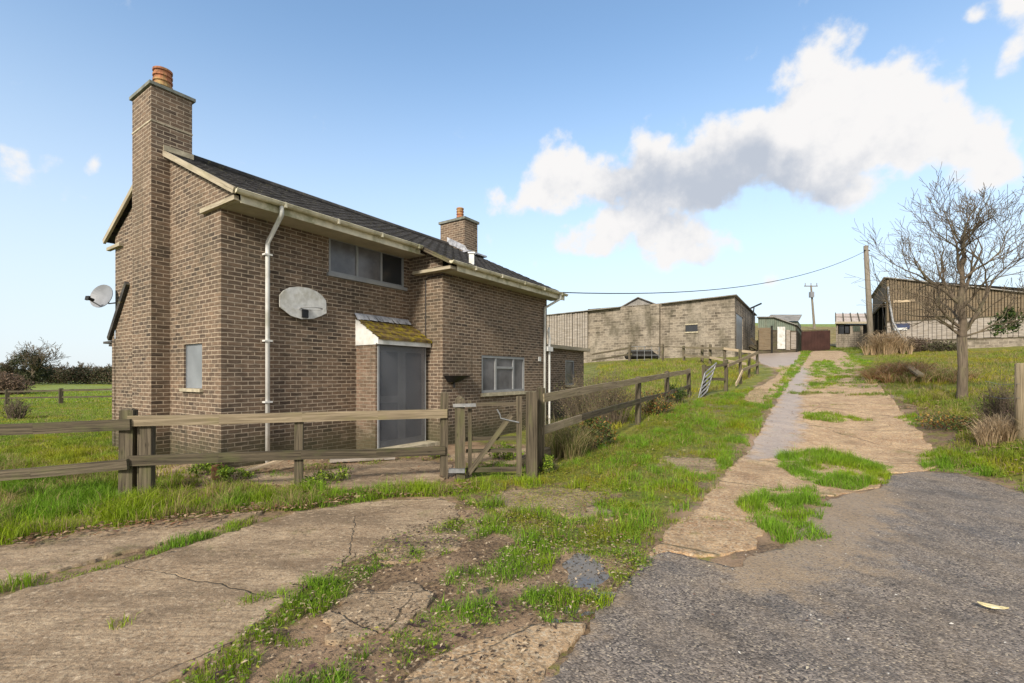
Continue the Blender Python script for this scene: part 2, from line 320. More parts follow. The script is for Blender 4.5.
def m_concrete(name, ca, cb, agg, crack=.45, aggs=75, stripe=True):
    n = NT(name); c = n.co(); wet = n.attr('wet'); brown = n.attr('brown')
    f = n.noise(c, 1.1, 7, .62)
    base = n.mix(n.ramp(f, .28, .72), ca, cb)
    base = n.mix(n.math('MULTIPLY', n.ramp(n.noise(c, 4.2, 7, .7), .35, .7), .5), base, tuple(x*.62 for x in ca))
    base = n.mix(brown, base, n.mix(n.ramp(n.noise(c, 2.3, 7, .7), .35, .65), (.33, .19, .095), (.60, .41, .23)))
    sp = n.vor(c, aggs, out='Color'); sep = n.n.new('ShaderNodeSeparateColor'); n.l(sp, sep.inputs[0])
    base = n.mix(n.ramp(sep.outputs[0], .62, .9, 0, agg), base, (.52, .42, .29))
    base = n.mix(n.ramp(sep.outputs[1], .62, .9, 0, agg*.6), base, (.14, .10, .065))
    if stripe:
        br = n.noise(n.mp(c, (3, 42, 1), rot=(0, 0, R(18))), 1, 5, .65, .3)
        base = n.mix(n.ramp(br, .42, .68, 0, .5), base, (.13, .095, .062)); base = n.mix(n.ramp(n.noise(n.mp(c, (2, 60, 1), (5, 5, 0), rot=(0, 0, R(18))), 1, 5, .7, .3), .55, .75, 0, .4), base, (.55, .43, .29)); base = n.mix(n.ramp(n.noise(n.mp(c, (.5, 1.6, 1), rot=(0, 0, R(20))), 1.1, 8, .68), .44, .62, 0, .7), base, (.15, .105, .065))
    base = n.mix(n.ramp(n.noise(c, 22, 6, .78), .52, .62, 0, .65), base, (.10, .07, .042)); base = n.mix(n.ramp(n.noise(n.mp(c, (1, 1, 1), (3, 7, 1)), 19, 6, .78), .55, .66, 0, .6), base, (.66, .52, .36)); base = n.mix(n.ramp(n.noise(n.mp(c, (1, 1, 1), (9, 1, 1)), 2.2, 8, .75), .53, .66, 0, .6), base, (.19, .125, .07))
    warp = n.mix(.16, c, n.noise(c, 3, 4, out='Color'), 'ADD')
    e = n.vor(warp, crack, 'DISTANCE_TO_EDGE'); ck = n.ramp(e, .0, .004, .8, 0)
    base = n.mix(n.math('MULTIPLY', ck, n.ramp(n.noise(c, .9, 2), .45, .55)), base, (.07, .055, .035))
    if not stripe:
        sx = n.n.new('ShaderNodeSeparateXYZ'); n.l(n.mp(n.mix(.05, c, n.noise(c, 2, 3, out='Color'), 'ADD'), rot=(0, 0, R(32.7))), sx.inputs[0])
        fy = n.math('ABSOLUTE', n.math('SUBTRACT', n.math('FRACT', n.math('DIVIDE', sx.outputs[1], 3.05)), .5)); jn = n.ramp(fy, .0, .011, 1, 0)
        base = n.mix(n.math('MULTIPLY', jn, .85), base, (.07, .065, .03)); base = n.mix(n.math('MULTIPLY', n.ramp(n.noise(c, 1.6, 6, .7), .5, .68), .5), base, (.24, .17, .10))
    mo = n.ramp(n.noise(c, 1.5, 9, .75), .56, .68, 0, 1.6)
    base = n.mix(n.math('MULTIPLY', mo, .35), base, (.13, .13, .035))
    wn = n.math('ADD', wet, n.math('MULTIPLY', n.math('SUBTRACT', n.noise(c, 2.6, 8, .68), .5), 1.7)); w = n.ramp(wn, .3, .8, 0, .85)
    col = n.mix(w, base, n.mix(.6, n.mix(1.0, base, (.85, .85, .88), 'MULTIPLY'), (.38, .34, .325)))
    rough = n.mix(w, (.85, .85, .85), (.38, .38, .38)); rw = n.mix(n.ramp(n.noise(c, 9, 5), .4, .62), rough, n.mix(w, (.85, .85, .85), (.42, .42, .42)))
    h = n.math('ADD', n.math('ADD', n.math('MULTIPLY', n.noise(c, 32, 5, .75), 1.1), n.math('MULTIPLY', n.noise(c, 7, 6), .8)), n.math('MULTIPLY', ck, -1.5))
    return n.fin(col, rw, n.bump(h, .9, .016), spec=.3)
M['concrete'] = m_concrete('driveway_concrete', (.33, .225, .135), (.52, .39, .25), .5)
M['track'] = m_concrete('track_concrete', (.37, .245, .135), (.54, .40, .25), .8, .22, 60, False)
def m_asphalt():
    n = NT('old_asphalt'); c = n.co(); mud = n.attr('brown')
    a = n.vor(c, 78, out='Color'); sep = n.n.new('ShaderNodeSeparateColor'); n.l(a, sep.inputs[0])
    col = n.mix(sep.outputs[0], (.085, .07, .06), (.285, .24, .20))
    col = n.mix(n.ramp(sep.outputs[1], .86, .93, 0, .8), col, (.42, .35, .26))
    col = n.mix(n.ramp(sep.outputs[2], .85, .93, 0, .8), col, (.022, .02, .02))
    col = n.mix(n.ramp(n.vor(c, 15), .05, .09, .85, 0), col, (.06, .05, .04)); col = n.mix(n.ramp(n.noise(c, 26, 5, .75), .52, .64, 0, .55), col, (.05, .043, .038)); col = n.mix(n.ramp(n.noise(n.mp(c, (1, 1, 1), (4, 4, 0)), 24, 5, .75), .58, .68, 0, .5), col, (.40, .34, .27))
    col = n.mix(n.ramp(n.noise(n.mp(c, (1.2, .8, 1), rot=(0, 0, R(30))), 1.4, 7, .68), .40, .72, 0, .5), col, (.27, .205, .14))
    col = n.mix(n.ramp(n.noise(n.mp(c, (1.6, 1.2, 1), rot=(0, 0, R(34))), 1.6, 9, .78), .44, .66, 0, .55), col, (.05, .045, .042))
    mk = n.ramp(n.math('ADD', mud, n.math('MULTIPLY', n.math('SUBTRACT', n.noise(c, 3, 7, .65), .5), 1.4)), .4, .75)
    col = n.mix(n.math('MULTIPLY', mk, n.ramp(n.noise(c, 26, 6, .75), .38, .6, .25, .85)), col, (.33, .24, .15))
    h = n.math('ADD', n.math('MULTIPLY', n.vor(c, 78), -.8), n.math('MULTIPLY', n.noise(c, 12, 5), .6))
    rg = n.ramp(n.noise(n.mp(c, (2, .6, 1), rot=(0, 0, R(34))), 1.1, 5), .4, .62, .5, .85)
    return n.fin(col, rg, n.bump(h, .5, .014), spec=.25)
M['asphalt'] = m_asphalt()
n = NT('puddle_water'); M['puddle'] = n.fin((.10, .085, .068), .06, n.bump(n.noise(n.co(), 8, 3), .05, .01), spec=.6)
# ------------------------------------------------------------------ surfaces
HOUSE = [tuple(HP(x, y)[:2]) for x, y in ((-.0, 5), (0, 0), (2.7, 0), (2.7, -.65), (4.2, -.65), (4.2, -1.15), (9, -1.15), (9.05, -.5), (12.8, -.5), (12.8, 5))]
ASPH = P((400, 900), (505, 720), (545, 677), (575, 640), (598, 617), (628, 580), (651, 557), (668, 552), (700, 560), (735, 569), (752, 556), (778, 549), (800, 533), (808, 515), (828, 500), (860, 492), (885, 487), (882, 476), (915, 472), (958, 474), (990, 482), (1024, 494), (1080, 520), (1200, 640), (1300, 900))
SLABS = {
 'drive': P((-260, 640), (0, 598), (60, 582), (180, 550), (300, 511), (380, 501), (440, 497), (458, 504), (454, 520), (400, 545), (345, 566), (300, 590), (262, 625), (215, 655), (160, 683), (60, 760), (-100, 900), (-400, 900)),
 'strip': P((-260, 575), (0, 547), (90, 532), (180, 521), (265, 511), (250, 519), (190, 535), (100, 557), (0, 584), (-260, 622)),
 'yellow': P((330, 760), (400, 690), (430, 668), (470, 645), (520, 630), (575, 624), (590, 627), (560, 655), (530, 690), (480, 760)),
 'patch': P((490, 496), (512, 487), (560, 487), (598, 493), (596, 503), (604, 517), (560, 521), (548, 512), (520, 514), (500, 506)),
 'chip': P((665, 461), (690, 457), (716, 460), (722, 469), (700, 475), (672, 470)),
 'mudslab': P((300, 640), (350, 600), (400, 590), (470, 585), (455, 600), (400, 622), (340, 652)),
 'mudchip': P((380, 545), (430, 530), (470, 535), (450, 550), (400, 560)),
 'fore': P((330, 470), (380, 461), (420, 459), (450, 466), (455, 476), (420, 486), (360, 489), (330, 488), (290, 486), (250, 482), (180, 476), (150, 472), (170, 465), (210, 468), (260, 473)),
 'fore2': P((140, 470), (160, 456), (230, 462), (300, 456), (330, 462), (300, 468), (230, 470), (180, 468)),
 'fore3': P((440, 458), (470, 452), (530, 448), (545, 458), (520, 464), (470, 463)),
}
TRACK = {
 'lower': P((652, 556), (668, 530), (700, 510), (712, 490), (728, 470), (742, 461), (800, 461), (850, 470), (885, 476), (884, 486), (860, 491), (828, 497), (790, 501), (765, 515), (768, 530), (750, 553), (700, 558), (668, 551)),
 'mid': P((742, 460.3), (760, 432), (775, 405), (783, 389), (884, 391), (905, 415), (925, 440), (945, 463), (925, 471), (880, 474), (800, 460.3)),
 'up': P((783, 388.5), (794, 376), (803, 365), (807, 357), (815, 351), (842, 351), (856, 360), (868, 372), (884, 390.5)),
 'yard': P((742, 400), (751, 390), (775, 378), (780, 370), (762, 364), (750, 358), (757, 351.5), (798, 351), (806, 357), (801, 365), (790, 376), (777, 391), (765, 405)),
}
PUD = [P((560, 565), (585, 556), (612, 572), (620, 590), (600, 603), (575, 598), (556, 583)), P((545, 600), (575, 590), (590, 612), (560, 622)), P((470, 580), (500, 572), (510, 585), (480, 596))]
GRASSP = dict(
 verge=P((-300, 540), (-300, 470), (0, 462), (112, 476), (160, 483), (230, 488), (300, 493), (400, 492), (445, 487), (452, 497), (380, 500), (300, 509), (262, 511), (180, 520), (90, 531), (0, 546)),
 seam=line_poly([(-200, 628), (0, 591), (80, 574), (180, 544), (255, 519), (300, 508)], .17),
 crack=line_poly([(165, 618), (200, 612), (240, 603), (287, 592)], .14),
 tuft=line_poly([(110, 629), (135, 621)], .12),
 lawn=P((448, 492), (480, 482), (540, 472), (600, 450), (640, 425), (690, 402), (720, 393), (760, 388), (772, 400), (758, 430), (741, 460), (722, 476), (706, 492), (690, 506), (668, 526), (652, 556), (625, 572), (600, 550), (560, 553), (520, 545), (490, 520), (462, 505)),
 s1=P((185, 683), (215, 655), (262, 622), (300, 588), (345, 563), (400, 541), (450, 520), (480, 512), (500, 530), (440, 556), (380, 575), (345, 592), (310, 625), (270, 660), (240, 690), (180, 720)),
 s2=P((270, 690), (320, 668), (380, 640), (440, 615), (500, 600), (560, 583), (600, 596), (605, 610), (560, 622), (510, 630), (460, 648), (420, 672), (395, 700), (260, 720)),
 s3=P((560, 545), (640, 548), (652, 560), (632, 582), (600, 618), (560, 620), (575, 600), (620, 595), (612, 572), (585, 556)),
 s4=P((470, 560), (500, 545), (560, 550), (560, 570), (510, 580), (480, 590), (430, 600), (400, 605), (430, 580)),
 c1=P((775, 458), (800, 449), (822, 452), (850, 459), (892, 468), (886, 484), (850, 491), (825, 488), (805, 482), (785, 474)),
 c2=P((745, 500), (770, 493), (795, 489), (830, 495), (815, 515), (822, 542), (780, 545), (748, 527)),
 j1=P((800, 415), (815, 412), (840, 415), (868, 421), (840, 423), (805, 421)),
 j0=line_poly([(690, 519), (740, 522), (770, 525)], .1),
 j2=line_poly([(795, 394.5), (820, 393), (850, 395), (885, 395)], .5),
 j3=line_poly([(800, 386), (815, 384), (840, 384)], .6), j4=line_poly([(825, 378), (850, 377), (870, 379)], .6),
 k1=line_poly([(756, 437), (800, 436), (860, 437), (920, 437)], .10), k2=line_poly([(712, 489), (745, 491)], .10), k3=line_poly([(660, 540), (700, 544), (745, 547)], .08), k4=line_poly([(803, 459), (801, 436), (803, 410), (808, 395)], .07), k5=line_poly([(800, 406), (850, 405), (898, 406)], .14),
 mid=P((812, 389), (815, 378), (808, 372), (812, 364), (825, 360), (838, 366), (846, 376), (836, 384), (835, 389)),
 mid2=P((845, 386), (842, 372), (845, 362), (850, 354), (868, 360), (880, 372), (884, 387), (862, 389)),
 edge=line_poly([(768, 400), (782, 384), (793, 372), (802, 360), (806, 352)], .45),
 yardg=P((776, 372), (779, 366), (797, 367), (800, 371), (792, 376), (780, 376)),
 top=P((800, 352), (803, 349), (835, 346), (866, 347), (868, 353), (850, 353), (842, 350.5), (815, 350.5)),
 rverge=P((882, 372), (890, 360), (1200, 350), (1300, 420), (1300, 620), (1100, 530), (1024, 492), (985, 478), (955, 468), (925, 452), (960, 436), (935, 420), (915, 408), (898, 396)),
 r2=P((918, 458), (940, 450), (985, 462), (990, 476), (955, 473), (922, 471)),
 r3=P((893, 418), (915, 415), (935, 425), (915, 427)),
)
def smax(x, y, polys, wob=.16, k=3):
    s = np.full(np.shape(x), -1e9)
    for p in polys: s = np.maximum(s, sdf(x, y, p))
    return s+(fbm(x, y, 2.2, k, 4)-.5)*wob*1.6+(fbm(x, y, 12, k+5, 3)-.5)*wob*.85
def grid(s0, s1, ds, y0, y1, dt, c=3.0):
    s = np.arange(s0, s1+ds/2, ds); t = np.arange(math.log(y0+c), math.log(y1+c)+dt, dt)
    S, Tt = np.meshgrid(s, t); Y = np.exp(Tt)-c; X = S*(Y+c); return X, Y
def sheet(name, polys, mat, zoff, thick, attrs, wob=.12, k=3, y0=.3, y1=50, ds=.006, s0=-1.9, s1=1.9, label=None, kind='structure', bend=None):
    allp = np.array([q for p in polys for q in p]); mx = allp[:, 0]/(allp[:, 1]+3)
    y0 = max(-1.5, allp[:, 1].min()-.3); y1 = allp[:, 1].max()+.5
    s0 = mx.min()-.05; s1 = mx.max()+.05
    X, Y = grid(s0, s1, ds, y0, y1, ds); H, W = X.shape
    D = smax(X, Y, polys, wob, k)
    if bend is not None: D = np.minimum(D, bend(X, Y))
    ins = D > 0; idx = -np.ones(H*W, int)
    q = ins[:-1, :-1] & ins[1:, :-1] & ins[:-1, 1:] & ins[1:, 1:]
    anyc = (ins[:-1, :-1] | ins[1:, :-1] | ins[:-1, 1:] | ins[1:, 1:]) & ~q
    vs = []; cache = {}; quads = []; tris = []; edges = []
    used = np.zeros((H, W), bool); i, j = np.nonzero(q)
    for a, b in ((0, 0), (1, 0), (0, 1), (1, 1)): used[i+a, j+b] = True
    i2, j2 = np.nonzero(anyc)
    for a, b in ((0, 0), (1, 0), (0, 1), (1, 1)): used[i2+a, j2+b] |= ins[i2+a, j2+b]
    ui, uj = np.nonzero(used); idx = -np.ones((H, W), int); idx[ui, uj] = np.arange(len(ui))
    px = list(X[ui, uj]); py = list(Y[ui, uj])
    quads = np.stack([idx[i, j], idx[i, j+1], idx[i+1, j+1], idx[i+1, j]], 1)
    def ev(a, b):
        key = (a, b) if a < b else (b, a)
        if key in cache: return cache[key]
        da, db = D[key[0]], D[key[1]]; t = da/(da-db)
        px.append(X[key[0]]*(1-t)+X[key[1]]*t); py.append(Y[key[0]]*(1-t)+Y[key[1]]*t); cache[key] = len(px)-1; return len(px)-1
    for a, b in zip(i2.tolist(), j2.tolist()):
        cs = [(a, b), (a, b+1), (a+1, b+1), (a+1, b)]; out = []
        for m in range(4):
            p, r = cs[m], cs[(m+1) % 4]
            if ins[p]: out.append((idx[p], 0))
            if ins[p] != ins[r]: out.append((ev(p, r), 1))
        for m in range(1, len(out)-1): tris.append((out[0][0], out[m][0], out[m+1][0]))
        for m in range(len(out)):
            if out[m][1] and out[(m+1) % len(out)][1]: edges.append((out[m][0], out[(m+1) % len(out)][0]))
    px = np.array(px); py = np.array(py); z = terr(px, py)+zoff+(fbm(px, py, 3, 9, 3)-.5)*.012
    verts = np.stack([px, py, z], 1)
    at_ = {n_: f(px, py) for n_, f in attrs.items()}
    if thick and edges:
        e = np.array(edges); b = len(verts); ids = np.unique(e); mp_ = {v_: b+i_ for i_, v_ in enumerate(ids.tolist())}
        low = verts[ids].copy(); low[:, 2] -= thick; verts = np.concatenate([verts, low])
        for n_ in at_: at_[n_] = np.concatenate([at_[n_], at_[n_][ids]])
        sq = np.array([(b_, a_, mp_[a_], mp_[b_]) for a_, b_ in edges]); quads = np.concatenate([quads, sq])
    o = npmesh(name, verts, quads, np.array(tris, int).reshape(-1, 3), mat, attrs=at_, smooth=False)
    return tag(o, label, None, None, kind)
MUD2 = P((752, 500), (800, 490), (860, 490), (840, 520), (810, 555), (760, 572), (740, 560))
zero = lambda x, y: np.zeros(len(x))
WET = P((738, 462), (752, 440), (770, 408), (783, 389), (808, 389), (803, 410), (806, 430), (798, 462)); WET2 = P((750, 366), (757, 352), (800, 352), (803, 364), (780, 368)); WET3 = P((778, 392), (790, 374), (803, 366), (812, 372), (806, 392))
def wetf(x, y): return np.clip(np.maximum(np.maximum(sdf(x, y, WET), sdf(x, y, WET2)), sdf(x, y, WET3))*1.3+.42, 0, 1)
def fore_cut(X, Y): return -sdf(X, Y, [tuple(HP(x, y)[:2]) for x, y in ((.0, 4.9), (0.02, 0.02), (2.75, .02), (2.75, -.6), (4.2, -.6), (4.2, -1.1), (9, -1.1), (9, 4.9))])
sheet('driveway', [SLABS[k] for k in ('drive', 'strip')], M['concrete'], .006, .05, {'wet': zero, 'brown': zero}, .17, 3, label='cracked beige concrete driveway')
sheet('path', [SLABS[k] for k in ('patch', 'chip', 'mudslab', 'mudchip')], M['concrete'], .016, .05, {'wet': zero, 'brown': zero}, .42, 13)
sheet('forecourt', [SLABS['fore'], SLABS['fore2'], SLABS['fore3']], M['concrete'], .012, .08, {'wet': zero, 'brown': zero}, 0.2, 17, bend=fore_cut)
sheet('footway_slab', [SLABS['yellow']], M['track'], .024, .06, {'wet': zero, 'brown': lambda x, y: x*0+.35}, .05, 21)
sheet('track', [TRACK[k] for k in ('lower', 'mid', 'up', 'yard')], M['track'], .014, .06, {'wet': wetf, 'brown': lambda x, y: np.clip(.8-.5*np.clip((y-14)/10, 0, 1), 0, 1)}, .10, 25, ds=.005)
sheet('road', [ASPH], M['asphalt'], .008, .05, {'brown': lambda x, y: np.clip(np.maximum(.55-np.abs(sdf(x, y, ASPH))*1.1, .95+sdf(x, y, MUD2)*.9), 0, .9)}, .10, 31)
o = sheet('puddle', PUD, M['puddle'], -.006, 0, {}, .22, 35)
tag(o, kind='structure')
# ground: one sheet to the horizon
allslabs = list(SLABS.values())+list(TRACK.values())+[ASPH]
def ground():
    s = np.concatenate([-np.geomspace(14, 1.9, 30)[:-1], np.arange(-1.9, 1.9, .012), np.geomspace(1.9, 14, 30)])
    t = np.concatenate([np.array([.02, .3, .8]), np.arange(math.log(2.2), math.log(80), .012), np.linspace(math.log(80), math.log(2500), 60)])
    S, Tt = np.meshgrid(s, t); Y = np.exp(Tt)-3+0; X = S*(Y+3)
    Y = np.where(Tt < .5, Y-6, Y)
    x = X.ravel(); y = Y.ravel(); z = terr(x, y); sl = np.full(x.shape, -9.0); near = (y < 60) & (np.abs(x) < 60)
    for p in allslabs: sl[near] = np.maximum(sl[near], sdf(x[near], y[near], p))
    rough = (fbm(x, y, 1.6, 40, 4)-.5)*.05+(fbm(x, y, 7, 44, 3)-.5)*.03
    z = z+np.where(sl > .07, -.022, rough-.004)*(near)
    # turf colour by place
    col = np.ones((len(x), 4)); col[:, :3] = (.15, .165, .03)
    fl = (x < -8+0*y) | (y > 60); f3 = fbm(x, y, .25, 50, 5)[:, None]
    col[:, :3] *= .75+.5*f3
    lf = (x < -6); col[lf, :3] = np.array([.19, .245, .04])*(.7+.6*f3[lf])
    rt = (y > 50) & (x > 5); col[rt, :3] = np.array([.19, .26, .055])*(.8+.4*f3[rt])
    bank = (y > 46) & (y < 92) & (x > 5); col[bank, :3] = np.array([.21, .165, .07])*(.7+.6*f3[bank])
    mud = np.full(len(x), .05)
    mudp = P((170, 720), (260, 625), (345, 565), (460, 503), (560, 512), (640, 548), (655, 558), (598, 618), (540, 683), (500, 740)); mud2 = P((752, 500), (800, 486), (890, 484), (890, 505), (862, 530), (830, 570), (800, 582), (745, 575), (740, 545)); lawn = sdf(x, y, GRASSP['lawn'])
    d = sdf(x, y, mudp); mud = np.clip(.45+d*1.5, .05, .8)
    mud = np.where(lawn > .1, .22, mud)
    fe = sdf(x, y, P((50, 460), (160, 456), (450, 440), (545, 445), (545, 470), (470, 470), (440, 495), (250, 505), (0, 550), (-50, 555), (250, 497), (150, 484))); mud = np.maximum(mud, np.clip(.5+fe*1.2, 0, .8))
    m2 = sdf(x, y, mud2); mud = np.maximum(mud, np.clip(.75+m2*2, 0, .95))
    mud = np.where((sl > -.28) & (sl < .3) & (y < 30), np.maximum(mud, .62), mud)
    rb = sdf(x, y, P((884, 396), (925, 398), (960, 430), (985, 445), (1000, 478), (1030, 490), (960, 474), (930, 455))); mud = np.maximum(mud, np.clip(.5+rb, 0, .6))
    bp = sdf(x, y, P((665, 412), (690, 404), (720, 402), (715, 414), (680, 418))); mud = np.maximum(mud, np.clip(.6+bp, 0, .8))
    H, W = X.shape; id_ = np.arange(H*W).reshape(H, W)
    q = np.stack([id_[:-1, :-1].ravel(), id_[:-1, 1:].ravel(), id_[1:, 1:].ravel(), id_[1:, :-1].ravel()], 1)
    o = npmesh('ground', np.stack([x, y, z], 1), q, np.zeros((0, 3), int), M['ground'], colors=col, attrs={'mud': mud}, smooth=True)
    tag(o, kind='structure')
ground()
# ------------------------------------------------------------------ grass
def blades(name, pts, h, w, cols, lean=.85, label=None, mat='grass', zoff=-.015):
    n_ = len(pts); x, y = pts[:, 0], pts[:, 1]; z = terr(x, y)+zoff
    a = rng.random(n_)*2*np.pi; fx, fy = np.cos(a), np.sin(a); la = rng.random(n_)*2*np.pi; lx, ly = np.cos(la), np.sin(la)
    L = lean*h*rng.random(n_); w = w*(.7+.6*rng.random(n_))
    b = np.stack([x, y, z], 1); side = np.stack([fx, fy, 0*fx], 1)*(w/2)[:, None]
    mid = b+np.stack([lx*L*.35, ly*L*.35, h*.58], 1); tip = b+np.stack([lx*L*1.15, ly*L*1.15, h*(1-.25*(L/h))], 1)
    vv = np.stack([b-side, b+side, mid+side*.75, mid-side*.75, tip], 1).reshape(-1, 3)
    i = np.arange(n_)*5; q = np.stack([i, i+1, i+2, i+3], 1); t = np.stack([i+3, i+2, i+4], 1)
    c4 = np.ones((n_, 4)); c4[:, :3] = cols; c4 = np.repeat(c4, 5, 0)
    return tag(npmesh(name, vv, q, t, M[mat], colors=c4), label, 'grass', None, 'stuff')
def scatter(poly, dens, wob=.25, k=60, thr=None, avoid=True, keep=0.0):
    a = np.array(poly); x0, y0 = a.min(0)-.2; x1, y1 = a.max(0)+.2; area = (x1-x0)*(y1-y0); N = int(min(area*dens, 3e6))
    p = rng.random((N, 2))*[x1-x0, y1-y0]+[x0, y0]
    s = sdf(p[:, 0], p[:, 1], poly)+(fbm(p[:, 0], p[:, 1], 2.5, k, 4)-.5)*wob*2
    m = s > 0
    if thr is not None: m &= fbm(p[:, 0], p[:, 1], 3.2, k+7, 4) > thr
    p = p[m]
    if avoid and len(p):
        sl = np.full(len(p), -9.0)
        for q in allslabs: sl = np.maximum(sl, sdf(p[:, 0], p[:, 1], q))
        sl = sl+(fbm(p[:, 0], p[:, 1], 2.2, 3, 4)-.5)*.14
        p = p[sl < .0+.16*(vn(p[:, 0], p[:, 1], 5, 33)-.35)]
    if len(p): p = p[sdf(p[:, 0], p[:, 1], HOUSE) < -.03]
    return p
def tints(p, base, var=.35, dead=.08, k=70, deadcol=(.33, .25, .12)):
    n_ = len(p); g = fbm(p[:, 0], p[:, 1], .9, k, 4); b = np.array(base)[None, :]*(1+var*(rng.random((n_, 1))-.5)*2*1.1)
    yel = np.clip((g-.45)*4, 0, 1)[:, None]; b = b*(1-yel*.7)+b*np.array([1.75, 1.15, .6])[None, :]*yel*.7; b = b*(.72+.6*fbm(p[:, 0], p[:, 1], 6, k+3, 3))[:, None]
    dm = rng.random(n_) < dead*np.clip((fbm(p[:, 0], p[:, 1], 2.1, k+9, 3)-.35)*6, .1, 2.6); b[dm] = np.array(deadcol)*(.6+.8*rng.random((dm.sum(), 1))); return b
GR = (.15, .275, .018)
def mkgrass(name, label, specs):
    P_, H_, W_, C_ = [], [], [], []
    for key, dens, h0, wd, thr, wob, avoid, base, dead in specs:
        poly = GRASSP[key] if isinstance(key, str) else key
        p = scatter(poly, dens, wob, 60+len(P_), thr, avoid)
        if not len(p): continue
        cl = np.clip((fbm(p[:, 0], p[:, 1], 4.5, 80, 3)-.3)*2.3, 0, 1.3); h = h0*(.22+1.25*cl)*(.5+.7*rng.random(len(p)))
        P_.append(p); H_.append(h); W_.append(np.full(len(p), wd)); C_.append(tints(p, base, dead=dead))
    blades(name, np.concatenate(P_), np.concatenate(H_), np.concatenate(W_), np.concatenate(C_), label=label)
mkgrass('verge_grass', 'long bright green grass along the fence above the beige driveway', [
 ('verge', 3600, .19, .006, None, .25, True, GR, .32), ('seam', 5200, .085, .005, .40, .1, False, GR, .1), ('crack', 5200, .07, .005, None, .05, False, GR, .05), ('tuft', 5200, .09, .005, None, .05, False, GR, .05)])
FG1 = P((240, 472), (300, 462), (380, 452), (430, 450), (450, 462), (400, 462), (330, 470), (290, 478)); FG2 = P((150, 478), (250, 484), (340, 490), (440, 486), (440, 492), (300, 494), (150, 486)); FG3 = P((455, 480), (470, 462), (520, 462), (540, 466), (530, 474), (480, 482))
mkgrass('forecourt_grass', 'thin patchy grass and weeds on the broken paving in front of the brick house', [(FG1, 1500, .07, .007, .46, .25, False, GR, .3), (FG2, 2200, .14, .006, .36, .2, False, GR, .25), (FG3, 2000, .09, .006, .42, .2, False, GR, .15)])
mkgrass('lawn_grass', 'short mossy green grass between the gate and the concrete track', [
 ('lawn', 2600, .075, .006, .42, .3, True, (.19, .24, .02), .14), ('lawn', 2200, .15, .007, .52, .2, True, GR, .05), ('lawn', 260, .13, .004, .45, .2, True, (.2, .25, .03), .95), ('s1', 6200, .09, .005, .35, .25, True, GR, .05), ('s2', 6200, .10, .005, .33, .3, True, GR, .05), ('s3', 4200, .085, .005, .38, .2, True, GR, .04), ('s4', 4600, .09, .005, .36, .3, True, GR, .05)])
mkgrass('track_grass', 'bright green grass tufts growing over the joints of the concrete track', [
 ('c1', 5200, .15, .006, None, .12, False, GR, .04), ('c2', 5200, .13, .006, .36, .25, False, GR, .05), ('j1', 2600, .12, .008, None, .2, False, GR, .05), ('j0', 3600, .05, .005, .42, .05, False, GR, .05),
 ('k1', 1500, .04, .006, .42, .06, False, GR, .3), ('k2', 2500, .04, .005, .4, .05, False, GR, .2), ('k3', 2500, .04, .005, .42, .05, False, GR, .2), ('k4', 900, .035, .006, .5, .05, False, GR, .3), ('k5', 1500, .05, .008, .4, .1, False, GR, .2), ('j2', 1800, .11, .01, .35, .3, False, (.13, .2, .02), .15), ('j3', 1400, .10, .012, .35, .3, False, (.13, .2, .02), .15), ('j4', 1400, .09, .012, .35, .3, False, (.13, .2, .02), .15),
 ('mid', 1300, .10, .013, .33, .5, False, GR, .08), ('mid2', 1000, .09, .014, .38, .6, False, GR, .1), ('edge', 1300, .10, .013, .30, .2, False, GR, .1), ('yardg', 500, .08, .016, None, .3, False, GR, .08), ('top', 420, .10, .022, .36, .6, False, (.13, .2, .025), .15)])
mkgrass('bank_grass', 'rough green grass on the bank right of the track under the bare tree', [
 (P((884, 392), (920, 392), (1024, 392), (1200, 395), (1300, 470), (1300, 620), (1100, 530), (1024, 492), (985, 478), (955, 468), (925, 452), (960, 436), (935, 420), (915, 408), (898, 396)), 1700, .15, .009, .36, .3, True, (.16, .23, .02), .25), ('r2', 4200, .13, .007, None, .1, False, GR, .05), ('r3', 2600, .10, .007, None, .1, False, GR, .1),
 (P((882, 391), (872, 372), (880, 355), (905, 352), (1024, 350), (1250, 350), (1300, 392), (1024, 393), (920, 392)), 420, .13, .014, .3, .5, True, (.19, .235, .03), .3)])
FIELDR = P((590, 400), (600, 366), (640, 362), (735, 361), (757, 362), (750, 380), (720, 389), (690, 398), (640, 421), (600, 436), (585, 430))
PADL = [(-14, 5), (-5.2, 6.4), (-4.9, 7.6), (-8.9, 10.9), (-12, 20), (-28, 34), (-48, 34), (-40, 12)]
PADF = [(-28, 34), (-48, 34), (-75, 62), (-48, 62)]
mkgrass('paddock_grass', 'yellow green meadow grass behind the fence in front of the stone barn', [(FIELDR, 420, .17, .014, .3, .4, True, (.21, .26, .03), .25)])
mkgrass('field_grass', 'lush lawn-like field left of the house behind the fence', [(PADL, 620, .11, .014, .3, .4, False, (.19, .27, .03), .2), (P((0, 472), (0, 438), (118, 432), (118, 474)), 3000, .12, .006, .3, .3, False, (.18, .27, .025), .15), (PADF, 60, .12, .05, None, .4, False, (.18, .27, .03), .1)])
